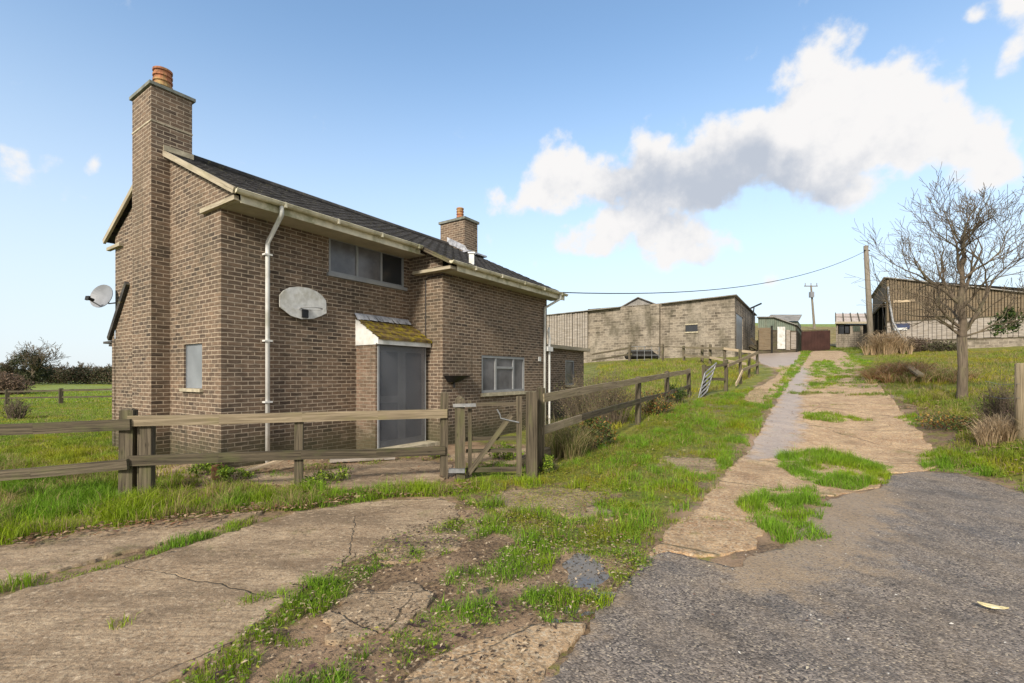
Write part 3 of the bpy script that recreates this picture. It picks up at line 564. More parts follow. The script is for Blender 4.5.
# ------------------------------------------------------------------ leaf litter
def litter(name, label, specs, mat='dead'):
    V_, Q_, C_ = [], [], []; n0 = 0
    for poly, dens, size, cols in specs:
        p = scatter(poly, dens, .2, 90, None, False); n_ = len(p)
        if not n_: continue
        a = rng.random(n_)*6.28; s = size*(.6+.8*rng.random(n_)); ax = np.stack([np.cos(a), np.sin(a), .5*(rng.random(n_)-.5)], 1); ay = np.stack([-np.sin(a), np.cos(a), .6*(rng.random(n_)-.5)], 1)
        b = np.stack([p[:, 0], p[:, 1], terr(p[:, 0], p[:, 1])+.032+.02*rng.random(n_)], 1)
        up = np.zeros((n_, 3)); up[:, 2] = 1
        vv = np.stack([b-ax*s[:, None], b-ay*(s*.5)[:, None]+up*(s*.3)[:, None], b+ax*s[:, None]*1.1+up*(s*.15)[:, None], b+ay*(s*.5)[:, None]+up*(s*.25)[:, None]], 1)
        V_.append(vv.reshape(-1, 3)); Q_.append(np.arange(n_*4).reshape(-1, 4)+n0); n0 += n_*4
        c = np.array(cols)[rng.integers(0, len(cols), n_)]*(.7+.6*rng.random((n_, 1))); C_.append(np.repeat(np.concatenate([c, np.ones((n_, 1))], 1), 4, 0))
    return tag(npmesh(name, np.concatenate(V_), np.concatenate(Q_), np.zeros((0, 3), int), M[mat], colors=np.concatenate(C_)), label, 'leaves', None, 'stuff')
BR = [(.20, .10, .05), (.28, .17, .10), (.12, .07, .045), (.34, .24, .15)]
litter('fallen_leaves', 'brown dead leaves gathered along the top edge of the driveway', [
 (P((310, 494), (400, 488), (470, 484), (482, 492), (440, 498), (380, 500), (300, 508)), 500, .028, BR), (line_poly([(0, 549), (90, 533), (180, 522), (300, 506)], .5), 420, .026, BR), (GRASSP['lawn'], 7, .03, [(.35, .28, .13), (.22, .13, .07)]),
 (GRASSP['s2'], 45, .03, [(.05, .03, .03), (.10, .055, .05)]), (GRASSP['s1'], 40, .028, [(.05, .03, .03), (.10, .06, .05), (.3, .22, .1)]), (P((890, 400), (960, 430), (1010, 480), (1080, 470), (1080, 430), (940, 398)), 90, .035, BR)])
mudpp = P((170, 720), (260, 625), (345, 565), (460, 503), (560, 512), (640, 548), (655, 558), (598, 618), (540, 683), (500, 740))
CLV = [(.16, .27, .025), (.22, .28, .03), (.10, .18, .02), (.30, .28, .05)]
litter('clover', 'low green clover and moss leaves between the grass blades of the verge', [(GRASSP['lawn'], 750, .012, CLV), (P((545, 470), (600, 450), (640, 425), (690, 402), (700, 430), (640, 470), (600, 500), (545, 530), (500, 520)), 1500, .011, [(.34, .32, .03), (.28, .28, .03), (.24, .2, .05)]), (GRASSP['s2'], 500, .012, CLV), (GRASSP['s1'], 500, .012, CLV), (GRASSP['s3'], 500, .012, CLV), (GRASSP['rverge'], 160, .02, CLV+[(.25, .17, .08)]), (GRASSP['c2'], 300, .012, CLV)], 'leaf')
litter('paving_debris', 'brown leaves and scraps on the broken paving in front of the house', [(FG1, 60, .03, BR), (FG2, 90, .03, BR), (SLABS['fore'], 30, .025, BR), (SLABS['drive'], 5, .016, BR), (TRACK['lower'], 30, .012, BR), (TRACK['mid'], 8, .02, BR)])
litter('road_debris', 'small pebbles and leaf scraps scattered on the asphalt road', [(mudpp, 520, .014, [(.10, .07, .045), (.30, .22, .14), (.05, .035, .025), (.42, .33, .22)]), (ASPH, 26, .010, [(.45, .40, .3), (.08, .06, .05), (.16, .09, .06), (.5, .47, .42)])])
# ------------------------------------------------------------------ foliage bushes
def leafcloud(c, r, n_, size, cols, shell=.35, clump=0):
    u_ = rng.normal(size=(n_, 3)); u_ /= np.linalg.norm(u_, axis=1)[:, None]; rr = (shell+(1-shell)*rng.random(n_))**.6
    if clump:
        cc = rng.normal(size=(clump, 3)); cc /= np.linalg.norm(cc, axis=1)[:, None]; cc *= (.35+.65*rng.random((clump, 1)))
        k = rng.integers(0, clump, n_); base = cc[k]+rng.normal(size=(n_, 3))*.16; p = base*np.array(r)[None]+np.array(c)[None]
    else: p = u_*rr[:, None]*np.array(r)[None]*(1+.25*(rng.random((n_, 1))-.5))+np.array(c)[None]
    a = rng.normal(size=(n_, 3)); a /= np.linalg.norm(a, axis=1)[:, None]; b = np.cross(a, rng.normal(size=(n_, 3))); b /= np.linalg.norm(b, axis=1)[:, None]
    s = (size*(.6+.8*rng.random(n_)))[:, None]; vv = np.stack([p-a*s, p-b*s*.5, p+a*s, p+b*s*.5], 1).reshape(-1, 3)
    cl = np.array(cols)[rng.integers(0, len(cols), n_)]*(.6+.8*rng.random((n_, 1))); return vv, np.repeat(np.concatenate([cl, np.ones((n_, 1))], 1), 4, 0)
def stems(c, r, n_, rad, up=1.0, h=None):
    mb = MB()
    for _ in range(n_):
        a = rnd.uniform(0, 6.28); q = rnd.random()**.5; b = Vector((c[0]+r[0]*.5*q*math.cos(a), c[1]+r[1]*.5*q*math.sin(a), 0)); b.z = T(b.x, b.y)-.03
        top = Vector((c[0]+r[0]*1.05*math.cos(a)*q+rnd.gauss(0, .06), c[1]+r[1]*1.05*math.sin(a)*q+rnd.gauss(0, .06), b.z+(h or (c[2]+r[2]-b.z))*rnd.uniform(.5, 1.1)*(1.15-.5*q)))
        m = b.lerp(top, .5)+Vector((rnd.gauss(0, .05), rnd.gauss(0, .05), .12*(top.z-b.z))); mb.tube([b, m, top], [rad, rad*.7, rad*.3], 3, False)
        for _k in range(2):
            st = m.lerp(top, rnd.uniform(.1, .8)); e = st+Vector((rnd.gauss(0, .12), rnd.gauss(0, .12), rnd.uniform(.02, .2)))*min(1.5, r[2]*1.5+.3); mb.tube([st, e], [rad*.5, rad*.2], 3, False)
    return mb
def bush(name, label, cat, c, r, nl, size, cols, ns, srad=.006, smat='twig', clump=0, group=None, shell=.1, h=None):
    t = thing(name, (c[0], c[1], T(c[0], c[1])), label, cat, group)
    if ns: stems(c, r, ns, srad, h=h).build('stem', M[smat], t)
    if nl:
        v, cc = leafcloud(c, r, nl, size, cols, shell, clump); npmesh('foliage', v, np.arange(len(v)).reshape(-1, 4), np.zeros((0, 3), int), M['leaf'], colors=cc, parent=t)
    return t
DKG = [(.035, .065, .018), (.06, .10, .02), (.09, .13, .03)]
AUT = [(.25, .13, .03), (.33, .20, .05), (.16, .07, .035)]
def tussock(name, label, cat, c, rx, ry, n_, h, w, cols, lean=1.0, ns=0, wind=(0, 0)):
    t = thing(name, (c[0], c[1], T(c[0], c[1])), label, cat)
    k = max(3, n_//70); cc = rng.normal(size=(k, 2))*[rx*.5, ry*.5]; q = rng.integers(0, k, n_); off = rng.normal(size=(n_, 2))*.05
    x = c[0]+cc[q, 0]+off[:, 0]; y = c[1]+cc[q, 1]+off[:, 1]; z = terr(x, y)-.02; d = off/(np.linalg.norm(off, axis=1)[:, None]+1e-6)+np.array(wind)[None]
    fall = np.exp(-(cc[q, 0]/rx)**2-(cc[q, 1]/ry)**2)
    H = h*(.45+.75*rng.random(n_))*(.5+.6*fall); L = H*lean*rng.random(n_)**.7; b = np.stack([x, y, z], 1); a = rng.random(n_)*6.28; side = np.stack([np.cos(a), np.sin(a), 0*a], 1)*(w*(.6+.8*rng.random(n_))/2)[:, None]
    m1 = b+np.stack([d[:, 0]*L*.3, d[:, 1]*L*.3, H*.55], 1); m2 = b+np.stack([d[:, 0]*L*.75, d[:, 1]*L*.75, H*.8], 1); tip = b+np.stack([d[:, 0]*L*1.2, d[:, 1]*L*1.2, H*(.85-.35*L/H)], 1)
    vv = np.stack([b-side, b+side, m1+side*.8, m1-side*.8, m2+side*.5, m2-side*.5, tip], 1).reshape(-1, 3); i = np.arange(n_)*7
    q4 = np.concatenate([np.stack([i, i+1, i+2, i+3], 1), np.stack([i+3, i+2, i+4, i+5], 1)]); t3 = np.stack([i+5, i+4, i+6], 1)
    cl = np.ones((n_, 4)); cl[:, :3] = np.array(cols)[rng.integers(0, len(cols), n_)]*(.6+.8*rng.random((n_, 1))); npmesh('blades', vv, q4, t3, M['grass'], colors=np.repeat(cl, 7, 0), parent=t)
    if ns: stems((c[0], c[1], T(c[0], c[1])), (rx, ry, h), ns, w*.5, h=h*1.2).build('stem', M['twig'], t)
    return t
p = at(594, 9.9); bush('bramble_bush', 'dark leafy bramble with orange leaves under the lower rail right of the gate', 'bush', (p.x, p.y, p.z+.32), (.42, .42, .36), 2600, .026, DKG*2+AUT, 60, clump=26)
p = at(560, 8.9); tussock('tangled_weeds', 'tall dry tangled weeds beside the gate post in front of the low brick wing', 'weeds', (p.x, p.y+.2), .45, .5, 1500, .8, .008, [(.22, .20, .08), (.34, .27, .14), (.14, .17, .04)], .8, 60)
p = at(612, 12.5); bush('dry_shrub', 'brown twiggy shrub leaning over the top rail of the sloping fence', 'shrub', (p.x, p.y, p.z+.65), (.7, .6, .75), 1700, .02, [(.16, .13, .06), (.09, .10, .03), (.24, .17, .09), (.07, .09, .03)], 220, .006)
p = at(590, 15); bush('rough_hedge', 'straggly leafless hedge plants in front of the small wing window', 'hedge', (p.x, p.y, p.z+.6), (1.3, .9, .9), 2600, .025, [(.17, .14, .07), (.10, .12, .04), (.24, .19, .10)], 260, .007)
p = at(655, 13.6); bush('bramble_clump', 'low red brown bramble clump at the foot of the sloping fence', 'bush', (p.x, p.y, p.z+.3), (.6, .55, .38), 2000, .025, DKG+AUT, 90, clump=22)
p = at(676, 15.7); bush('ivy_clump', 'dark green ivy clump on the rails at the end of the sloping fence', 'ivy', (p.x, p.y, p.z+.35), (.4, .35, .38), 1600, .028, DKG, 30, clump=18)
p = at(1002, 9.2); bush('bare_shrub', 'dark leafless bramble shrub beside the wooden post on the right bank', 'shrub', (p.x, p.y, p.z+.35), (.32, .4, .6), 500, .02, [(.10, .06, .05), (.05, .035, .03)], 260, .006)
p = at(1000, 8.6); tussock('weed_clump', 'pale straw coloured dead stems at the foot of the right wooden post', 'weeds', p, .4, .22, 1300, .5, .009, [(.50, .38, .24), (.38, .28, .17)], .7, 20)
p = at(950, 10.2); bush('leaf_weeds', 'orange and green leafy weeds at the foot of the bare tree', 'weeds', (p.x, p.y, p.z+.15), (.45, .8, .2), 1500, .024, AUT+DKG, 60, .004)
p = at(905, 18.3); tussock('dead_grass_clump', 'large reddish brown clump of dead grass left of the bare tree', 'dead grass', p, 1.15, .8, 3600, .7, .018, [(.42, .21, .10), (.50, .34, .19), (.28, .14, .08), (.26, .26, .06)], 1.25, 60, (-.5, 0))
p = at(940, 17.3); tussock('dead_grass_patch', 'thin brown patch of dead grass directly behind the bare tree trunk', 'dead grass', p, 1.3, .8, 3600, .5, .016, [(.42, .27, .14), (.5, .38, .2), (.2, .27, .04)], 1.0, 30)
p = at(886, 30.5); tussock('straw_clump', 'pale dry straw tuft at the foot of the leaning wooden pole', 'dry grass', p, .9, .5, 2600, 1.5, .03, [(.50, .38, .24), (.42, .30, .18)], .7, 40)
p = at(912, 31.3); bush('dark_scrub', 'dark brown scrub against the low concrete base of the slatted barn', 'scrub', (p.x, p.y, p.z+.4), (1.6, .6, .6), 1800, .06, [(.09, .06, .045), (.14, .10, .06)], 220, .012)
p = at(945, 30.6); bush('low_scrub', 'low dark scrub below the barn wall left of the tree trunk', 'scrub', (p.x, p.y, p.z+.25), (1.4, .5, .4), 1400, .06, [(.06, .05, .035), (.09, .10, .04)], 120, .012)
p = at(16, 21.5); bush('thorn_shrub', 'small bare dark thorn shrub in the field before the far fence', 'shrub', (p.x, p.y, p.z+.5), (.55, .45, .55), 220, .035, [(.14, .11, .07), (.18, .18, .08)], 110, .015)
for (px, d, rx, nm, lb) in ((236, 7.15, .28, 'weed_tuft', 'light green weed tuft in front of the white downpipe'), (206, 7.7, .30, 'nettle_tuft', 'green nettles against the brick gable left of the house corner'), (435, 9.1, .22, 'weed_tuft', 'small green weed at the foot of the projecting brick block'), (549, 7.7, .17, 'nettle_tuft', 'leafy green weed behind the taller gate post'), (505, 8.9, .35, 'weed_tuft', 'green weeds beyond the gate against the brick wall'), (330, 7.0, .35, 'weed_tuft', 'scrubby green weeds at the foot of the middle fence post')):
    p = at(px, d); bush(nm, lb, 'weeds', (p.x, p.y, p.z+.12), (rx, rx*.8, .17), 900, .022, [(.17, .26, .02), (.22, .28, .03), (.09, .15, .02)], 25, .004, clump=12)
# ------------------------------------------------------------------ HOUSE
house = thing('brick_house', HP(4.5, 2.4, 0), 'brown brick two-storey house with tall gable chimney and boarded windows', 'house')
RZ = lambda y: 4.69+.48*(y+.35)      # front slope, top of the tiles
RB = lambda y: 4.69+.48*(5.25-y)     # back slope
ridge_y = 2.45; ridge_z = RZ(ridge_y)
def wall_rect(mb, axis, pl, a0, a1, z0, z1, holes=(), depth=.11, sgn=1, fr=HP):
    def q(a, z, o=0): return fr(a, pl+o, z) if axis == 'y' else fr(pl+o, a, z)
    As = sorted({a0, a1}|{h[0] for h in holes}|{h[1] for h in holes}); Zs = sorted({z0, z1}|{h[2] for h in holes}|{h[3] for h in holes})
    for i in range(len(As)-1):
        for j in range(len(Zs)-1):
            ca, cz = (As[i]+As[i+1])/2, (Zs[j]+Zs[j+1])/2
            if any(h[0] < ca < h[1] and h[2] < cz < h[3] for h in holes): continue
            a, b, c, d = As[i], As[i+1], Zs[j], Zs[j+1]; mb.poly([q(a, c), q(b, c), q(b, d), q(a, d)], [(a, c), (b, c), (b, d), (a, d)])
    for h in holes:
        a, b, c, d = h[:4]; o = depth*sgn
        for (p0, p1) in (((a, c), (a, d)), ((b, c), (b, d)), ((a, c), (b, c)), ((a, d), (b, d))):
            mb.poly([q(*p0), q(*p1), q(*p1, o), q(*p0, o)], [(p0[0], p0[1]), (p1[0], p1[1]), (p1[0]+.11, p1[1]), (p0[0]+.11, p0[1])])
def gpoly(mb, axis, pl, pts, fr=HP):
    mb.poly([fr(a, pl, z) if axis == 'y' else fr(pl, a, z) for a, z in pts], pts)
w = MB(); B0 = -.3; BY = -1.07; BX = 4.27
UW = (2.05, 4.09, 3.68, 4.43); BW = (5.72, 7.76, 1.14, 2.11); GW = (.69, 1.41, 1.36, 2.16)
wall_rect(w, 'y', 0, 0, BX, B0, 4.43, [UW], .09)
wall_rect(w, 'y', BY, BX, 9.03, B0, 3.98, [BW], .07)
wall_rect(w, 'x', 0, 0, 4.95, B0, 4.4, [GW], .10)
gpoly(w, 'x', 0, [(0, 4.4), (4.95, 4.4), (4.95, RB(4.95)-.12), (ridge_y, ridge_z-.12), (0, RZ(0)-.12)])
gpoly(w, 'x', BX, [(BY, B0), (0, B0), (0, RZ(0)-.1), (BY, RZ(BY)-.1)])
gpoly(w, 'x', 9.03, [(BY, B0), (4.95, B0), (4.95, 4.6), (ridge_y, ridge_z-.1), (BY, RZ(BY)-.12)])
gpoly(w, 'y', 4.95, [(0, B0), (9.03, B0), (9.03, 4.6), (0, 4.6)])
gpoly(w, 'x', -.001, [(-.42, 4.41), (0, 4.41), (0, RZ(0)-.1), (-.42, RZ(-.42)-.09)]); w.build('wall', M['brick'], house)
# roof: tiled slopes
def slope(mb, x0, x1, ya, yb, fz, course=.27, tile=.3):
    L = abs(yb-ya); nC = max(1, int(round(L/course))); nx = int((x1-x0)/tile*6)
    for c in range(nC):
        y0 = ya+(yb-ya)*c/nC; y1 = ya+(yb-ya)*(c+1)/nC; ps = []
        for i in range(nx+1):
            x = x0+(x1-x0)*i/nx; ph = ((x-x0)/tile) % 1; r = .012*max(0, math.sin(ph*math.pi*2))**.8+rnd.uniform(-.002, .002)
            ps.append((x, r))
        lift = .028
        for i in range(nx):
            (xa, ra), (xb, rb) = ps[i], ps[i+1]
            q = [(xa, y0, fz(y0)+ra+lift), (xb, y0, fz(y0)+rb+lift), (xb, y1, fz(y1)+rb), (xa, y1, fz(y1)+ra)]
            mb.poly([HP(*k) for k in q], [(k[0], k[1]) for k in q])
            q = [(xa, y0, fz(y0)-.03), (xb, y0, fz(y0)-.03), (xb, y0, fz(y0)+rb+lift), (xa, y0, fz(y0)+ra+lift)]
            mb.poly([HP(*k) for k in q], [(k[0], k[1]) for k in q])
rf = MB(); slope(rf, -.13, 4.0, -.68, ridge_y, RZ); slope(rf, 4.0, 9.35, -1.58, ridge_y, RZ); slope(rf, -.13, 9.35, 5.3, ridge_y, RB)
for a, b in (((-.13, -.68), (4.0, ridge_y)), ((4.0, -1.58), (9.35, ridge_y))):   # underlay closes the slopes from below
    rf.poly([HP(a[0], a[1], RZ(a[1])-.035), HP(b[0], a[1], RZ(a[1])-.035), HP(b[0], b[1], RZ(b[1])-.035), HP(a[0], b[1], RZ(b[1])-.035)], [(0, 0), (1, 0), (1, 1), (0, 1)])
rf.tube([HP(-.13, ridge_y, ridge_z+.01), HP(9.35, ridge_y, ridge_z+.01)], .1, 10)
roof = rf.build('roof', M['tile'], house)
bv = MB()
vx, vy = 5.16, -1.2; bv.beam(HP(vx, vy, 4.27), HP(vx, vy, 4.53), .12, .12); bv.beam(HP(vx, vy, 4.54), HP(vx, vy, 4.575), .17, .17); bv.build('roof_vent', M['pvc'], roof)
# verges
vb = MB()
for xx in (-.105,):
    vb.beam(HP(xx, -.68, RZ(-.68)-.02), HP(xx, ridge_y, ridge_z-.02), .05, .10, up=V.cross(U)*-1)
    vb.build('bargeboard', M['fascia'], house); vb = MB()
    vb.beam(HP(xx, 5.3, RB(5.3)-.03), HP(xx, ridge_y, ridge_z-.03), .05, .10, up=Vector((0, 0, 1)))
vb.build('bargeboard', M['fascia'], house); vb = MB()
vb.beam(HP(4.03, -1.56, RZ(-1.56)-.03), HP(4.03, -.62, RZ(-.62)-.03), .05, .09)
vb.build('bargeboard', M['wood'], house)
eb = MB(); eb.beam(HP(-.04, -.60, 4.435), HP(-.04, .60, 4.435), .075, .075); eb.build('eave_board', M['fascia'], house)
eb = MB(); eb.beam(HP(-.04, 4.45, 4.47), HP(-.04, 5.25, 4.47), .075, .07); eb.build('eave_board', M['fascia'], house)
eb = MB(); eb.beam(HP(4.15, -1.50, 3.985), HP(4.15, -.32, 3.985), .2, .07); eb.build('eave_board', M['fascia'], house)
# soffits and fascias
sf = MB(); sf.box(HP, (-.0, -.60, 4.39), (4.19, .02, 4.41)); sf.box(HP, (4.26, -1.50, 3.945), (9.33, -1.05, 3.965)); sf.build('soffit', M['soffit'], house)
fa = MB(); fa.box(HP, (.02, -.625, 4.365), (4.0, -.602, 4.52)); fa.build('fascia', M['cream'], house); fa = MB(); fa.box(HP, (4.26, -1.525, 3.925), (9.35, -1.502, 4.08)); fa.build('fascia', M['cream'], house)
def gutter(x0, x1, y, z):
    g = MB(); n_ = 8; r = .06
    for i in range(n_):
        a0 = math.pi+math.pi*i/n_; a1 = math.pi+math.pi*(i+1)/n_
        for rr, fl in ((r, 0), (r-.008, 1)):
            q = [HP(x0, y+rr*math.cos(a0), z+rr*math.sin(a0)), HP(x1, y+rr*math.cos(a0), z+rr*math.sin(a0)), HP(x1, y+rr*math.cos(a1), z+rr*math.sin(a1)), HP(x0, y+rr*math.cos(a1), z+rr*math.sin(a1))]
            g.poly(q, [(0, 0), (1, 0), (1, 1), (0, 1)])
    for xx in (x0, x1): g.poly([HP(xx, y+r*math.cos(math.pi+math.pi*i/8), z+r*math.sin(math.pi+math.pi*i/8)) for i in range(9)], [(0, 0)]*9)
    g.tube([HP(x0, y-r, z), HP(x1, y-r, z)], .009, 5)
    xx = x0+.8
    while xx < x1: g.beam(HP(xx-.02, y, z-.03), HP(xx+.02, y, z-.03), .135, .09, up=Vector((0, 0, 1))); xx += 1.05
    return g
gutter(-.10, 3.98, -.69, 4.535).build('gutter', M['cream'], house); gutter(3.98, 9.36, -1.59, 4.10).build('gutter', M['cream'], house)
dp = MB(); dp.tube([HP(.66, -.69, 4.48), HP(.66, -.69, 4.34), HP(.76, -.07, 3.99), HP(.76, -.055, 3.92), HP(.76, -.055, .02)], .038, 10)
for z_ in (3.75, 2.2, 1.1): dp.box(HP, (.69, -.1, z_), (.83, -.001, z_+.03))
dp.build('downpipe', M['pvc'], house, True)
dp = MB(); dp.tube([HP(8.95, -1.59, 4.05), HP(8.95, -1.59, 3.92), HP(8.80, -1.14, 3.66), HP(8.80, -1.13, 3.58), HP(8.80, -1.13, -.1)], .038, 10); dp.build('downpipe', M['pvc'], house, True)
sp = MB(); sp.tube([HP(9.08, -1.13, -.1), HP(9.08, -1.13, 2.5), HP(9.10, -1.13, 2.75), HP(9.02, -1.13, 2.95), HP(9.08, -1.13, 3.08)], .036, 8); sp.box(HP, (8.88, -1.2, 2.34), (9.2, -1.075, 2.48)); sp.build('soil_pipe', M['pvc'], house)
cb = MB(); cb.tube([HP(BX-.02, -.55, 0), HP(BX-.02, -.55, 3.83), HP(BX-.02, -.62, 3.88), HP(BX-.02, -1.08, 3.9), HP(4.6, -1.09, 3.9)], .011, 5); cb.build('cable', M['black'], house)
# chimneys
ch = MB(); ch.box(HP, (-.31, 2.0, B0), (.37, 2.93, 7.0)); cobj = ch.build('chimney', M['brick'], house)
c2 = MB(); c2.box(HP, (-.35, 1.96, 7.0), (.42, 2.97, 7.06)); c2.build('chimney_cap', M['cap'], cobj)
st = MB(); st.box(HP, (-.318, 1.992, 6.33), (.378, 2.938, 6.352)); st.build('mortar_band', M['stone'], cobj)
def pot(p, r, h, name='chimney_pot'):
    m = MB(); prof = []; z = 0; n_ = 5
    for i in range(n_):
        prof += [(z, r*.92), (z+h/n_*.45, r*.92), (z+h/n_*.5, r*1.06), (z+h/n_*.9, r*1.06)]; z += h/n_
    prof += [(h, r*.9), (h, r*.7), (h-.05, r*.68)]
    m.tube([p+Vector((0, 0, a)) for a, b in prof], [b for a, b in prof], 18); return m
pot(HP(.0, 2.36, 7.05), .155, .50).build('chimney_pot', M['pot'], cobj)
fl = MB(); fl.beam(HP(-.12, 1.985, 5.90), HP(.39, 1.985, 5.90), .02, .10); fl.build('flashing', M['stone'], cobj)
ch = MB(); ch.box(HP, (8.36, 1.7, 5), (9.05, 2.78, 6.80)); cobj = ch.build('chimney', M['brick'], house)
c2 = MB(); c2.box(HP, (8.31, 1.65, 6.80), (9.10, 2.83, 6.88)); c2.build('chimney_cap', M['cap'], cobj)
pot(HP(8.72, 2.2, 6.88), .12, .48).build('chimney_pot', M['pot'], cobj)
fl = MB(); fl.poly([HP(8.33, 1.45, RZ(1.45)+.06), HP(8.33, 2.45, RZ(2.45)+.06), HP(8.33, 2.45, RZ(2.45)+.28), HP(8.33, 1.66, RZ(1.66)+.25)], [(0, 0), (1, 0), (1, 1), (0, 1)]); fl.beam(HP(8.2, 1.55, RZ(1.55)+.07), HP(9.2, 1.55, RZ(1.55)+.07), .3, .05); fl.build('flashing', M['lead'], cobj)
# windows
def window(h, plane, axis, cols, frame_m, pane_ms, sill=True, fw=.055, dep=.05, transoms=(), parent=house, sm='stone', fr=HP, sillh=.07, inset=.06):
    a0, a1, z0, z1 = h; f = MB(); sg = 1
    def bx(mb, aa, ab, za, zb, d0, d1):
        if axis == 'y': mb.box(fr, (aa, plane+d0, za), (ab, plane+d1, zb))
        else: mb.box(fr, (plane+d0, aa, za), (plane+d1, ab, zb))
    e = .002
    bx(f, a0+e, a1-e, z1-fw, z1-e, 0+inset-dep, inset); bx(f, a0+e, a1-e, z0+e, z0+fw, inset-dep, inset)
    bx(f, a0+e, a0+fw, z0+fw, z1-fw, inset-dep, inset); bx(f, a1-fw, a1-e, z0+fw, z1-fw, inset-dep, inset)
    for c in cols: bx(f, c-fw*.5, c+fw*.5, z0+fw, z1-fw, inset-dep+.004, inset)
    for (ca, cb_, zt) in transoms: bx(f, ca, cb_, zt-fw*.45, zt+fw*.45, inset-dep+.006, inset)
    fo = f.build('window', M[frame_m], parent)
    ed = [a0]+list(cols)+[a1]
    for i in range(len(ed)-1):
        pm = MB(); bx(pm, ed[i]+.01, ed[i+1]-.01, z0+.01, z1-.01, inset-.018, inset-.005); pm.build('pane', M[pane_ms[i % len(pane_ms)]], fo)
    if sill:
        s = MB(); bx(s, a0-.05, a1+.05, z0-sillh, z0-.001, -.06, inset-.002); s.build('sill', M[sm], fo)
window(UW, 0, 'y', (2.76, 3.42), 'greyframe', ('screen', 'screen', 'darkglass'), True, .05, .05, sm='greyframe')
window(BW, BY, 'y', (6.36, 7.2), 'greyframe', ('screen', 'screen', 'screen'), True, .065, .05, ((6.36, 7.2, 1.80),), sillh=.09)
window(GW, 0, 'x', (), 'screenlight', ('screenlight',), True, .02, .03, sillh=.06)
# porch
pw = MB(); pw.box(HP, (2.72, -.62, B0), (2.80, 0, 2.26)); pw.build('porch_wall', M['brick_porch'], house)
pc = MB(); prof = [(-.0, 2.26), (-.70, 2.26), (-.70, 2.36), (0, 2.80)]
pc.poly([HP(2.70, a, z) for a, z in prof], prof); pc.poly([HP(2.745, a, z) for a, z in prof][::-1], prof[::-1]); pc.box(HP, (2.70, -.725, 2.24), (4.25, -.70, 2.36)); pc.box(HP, (2.75, -.70, 2.245), (4.25, -.02, 2.262)); pc.box(HP, (2.700, -.66, 2.235), (2.715, -.0, 2.262)); pc.build('porch_fascia', M['pvc'], house)
pr = MB()
for c in range(4):
    y0, y1 = -.76+.19*c, -.76+.19*(c+1); f_ = lambda y: 2.36+.44*(y+.72)/.72+.02
    for i in range(18):
        x0 = 2.68+1.57*i/18; x1 = x0+1.57/18; o1 = rnd.uniform(0, .012)
        pr.poly([HP(x0, y0, f_(y0)+.03+o1), HP(x1, y0, f_(y0)+.03+o1), HP(x1, y1, f_(y1)+o1), HP(x0, y1, f_(y1)+o1)], [(x0, y0), (x1, y0), (x1, y1), (x0, y1)])
        pr.poly([HP(x0, y0, f_(y0)-.02), HP(x1, y0, f_(y0)-.02), HP(x1, y0, f_(y0)+.03+o1), HP(x0, y0, f_(y0)+.03+o1)], [(x0, y0), (x1, y0), (x1, y1), (x0, y1)])
pro = pr.build('porch_roof', M['mosstile'], house)
fl = MB()
for i in range(20):
    x0 = 2.66+1.54*i/20; fl.poly([HP(x0, -.14+rnd.uniform(-.02, .02), 2.78+rnd.uniform(0, .02)), HP(x0+.077, -.14+rnd.uniform(-.02, .02), 2.78+rnd.uniform(0, .02)), HP(x0+.077, -.012, 2.93), HP(x0, -.012, 2.93)], [(0, 0), (1, 0), (1, 1), (0, 1)])
fl.build('flashing', M['lead'], pro)
db = MB(); db.box(HP, (2.80, -.55, .05), (4.25, -.50, 2.24)); dobj = db.build('door', M['pvc'], house)
sn = NT('perforated_steel'); sn.fin(sn.mix(sn.ramp(sn.noise(sn.co(), 1.4, 3), .35, .65), (.10, .105, .12), (.15, .155, .17)), .4, spec=.5)
tr_ = sn.n.new('ShaderNodeBsdfTransparent'); mx_ = sn.n.new('ShaderNodeMixShader'); mx_.inputs[0].default_value = .55; sn.l(tr_.outputs[0], mx_.inputs[1]); sn.l(sn.p.outputs[0], mx_.inputs[2]); sn.l(mx_.outputs[0], sn.out.inputs[0]); M['perf'] = sn.m
dd = MB(); dd.box(HP, (2.9, -.556, .2), (3.38, -.551, 1.0)); dd.box(HP, (2.9, -.556, 1.15), (3.38, -.551, 2.1)); dd.box(HP, (3.62, -.556, .2), (4.1, -.551, 2.1)); dd.build('glass', M['darkglass'], dobj)
ds_ = MB(); ds_.box(HP, (2.79, -.632, .08), (4.15, -.626, 2.235)); ds_.build('security_screen', M['perf'], dobj)
df = MB(); df.box(HP, (2.765, -.645, .06), (2.80, -.61, 2.24)); df.build('door_frame', M['greyframe'], dobj); df = MB(); df.box(HP, (4.15, -.64, .06), (4.17, -.61, 2.24)); df.build('door_frame', M['greyframe'], dobj)
stp = MB(); stp.box(HP, (2.70, -1.0, -.15), (4.25, -.63, .07)); stp.build('doorstep', M['stone'], house)
# wing with flat roof
wg = MB(); WP = -.55
WW = (11.25, 11.95, 1.24, 2.13)
wall_rect(wg, 'y', WP, 9.04, 12.75, B0, 2.5, [WW], .07); gpoly(wg, 'x', 12.75, [(WP, B0), (4, B0), (4, 2.5), (WP, 2.5)]); wg.build('wing_wall', M['brick'], house)
wr = MB(); wr.box(HP, (9.04, WP-.18, 2.5), (12.95, 4.2, 2.62)); wr.build('flat_roof', M['fascia'], house)
window(WW, WP, 'y', (), 'greyframe', ('screen',), True, .05, .05, sm='stone')
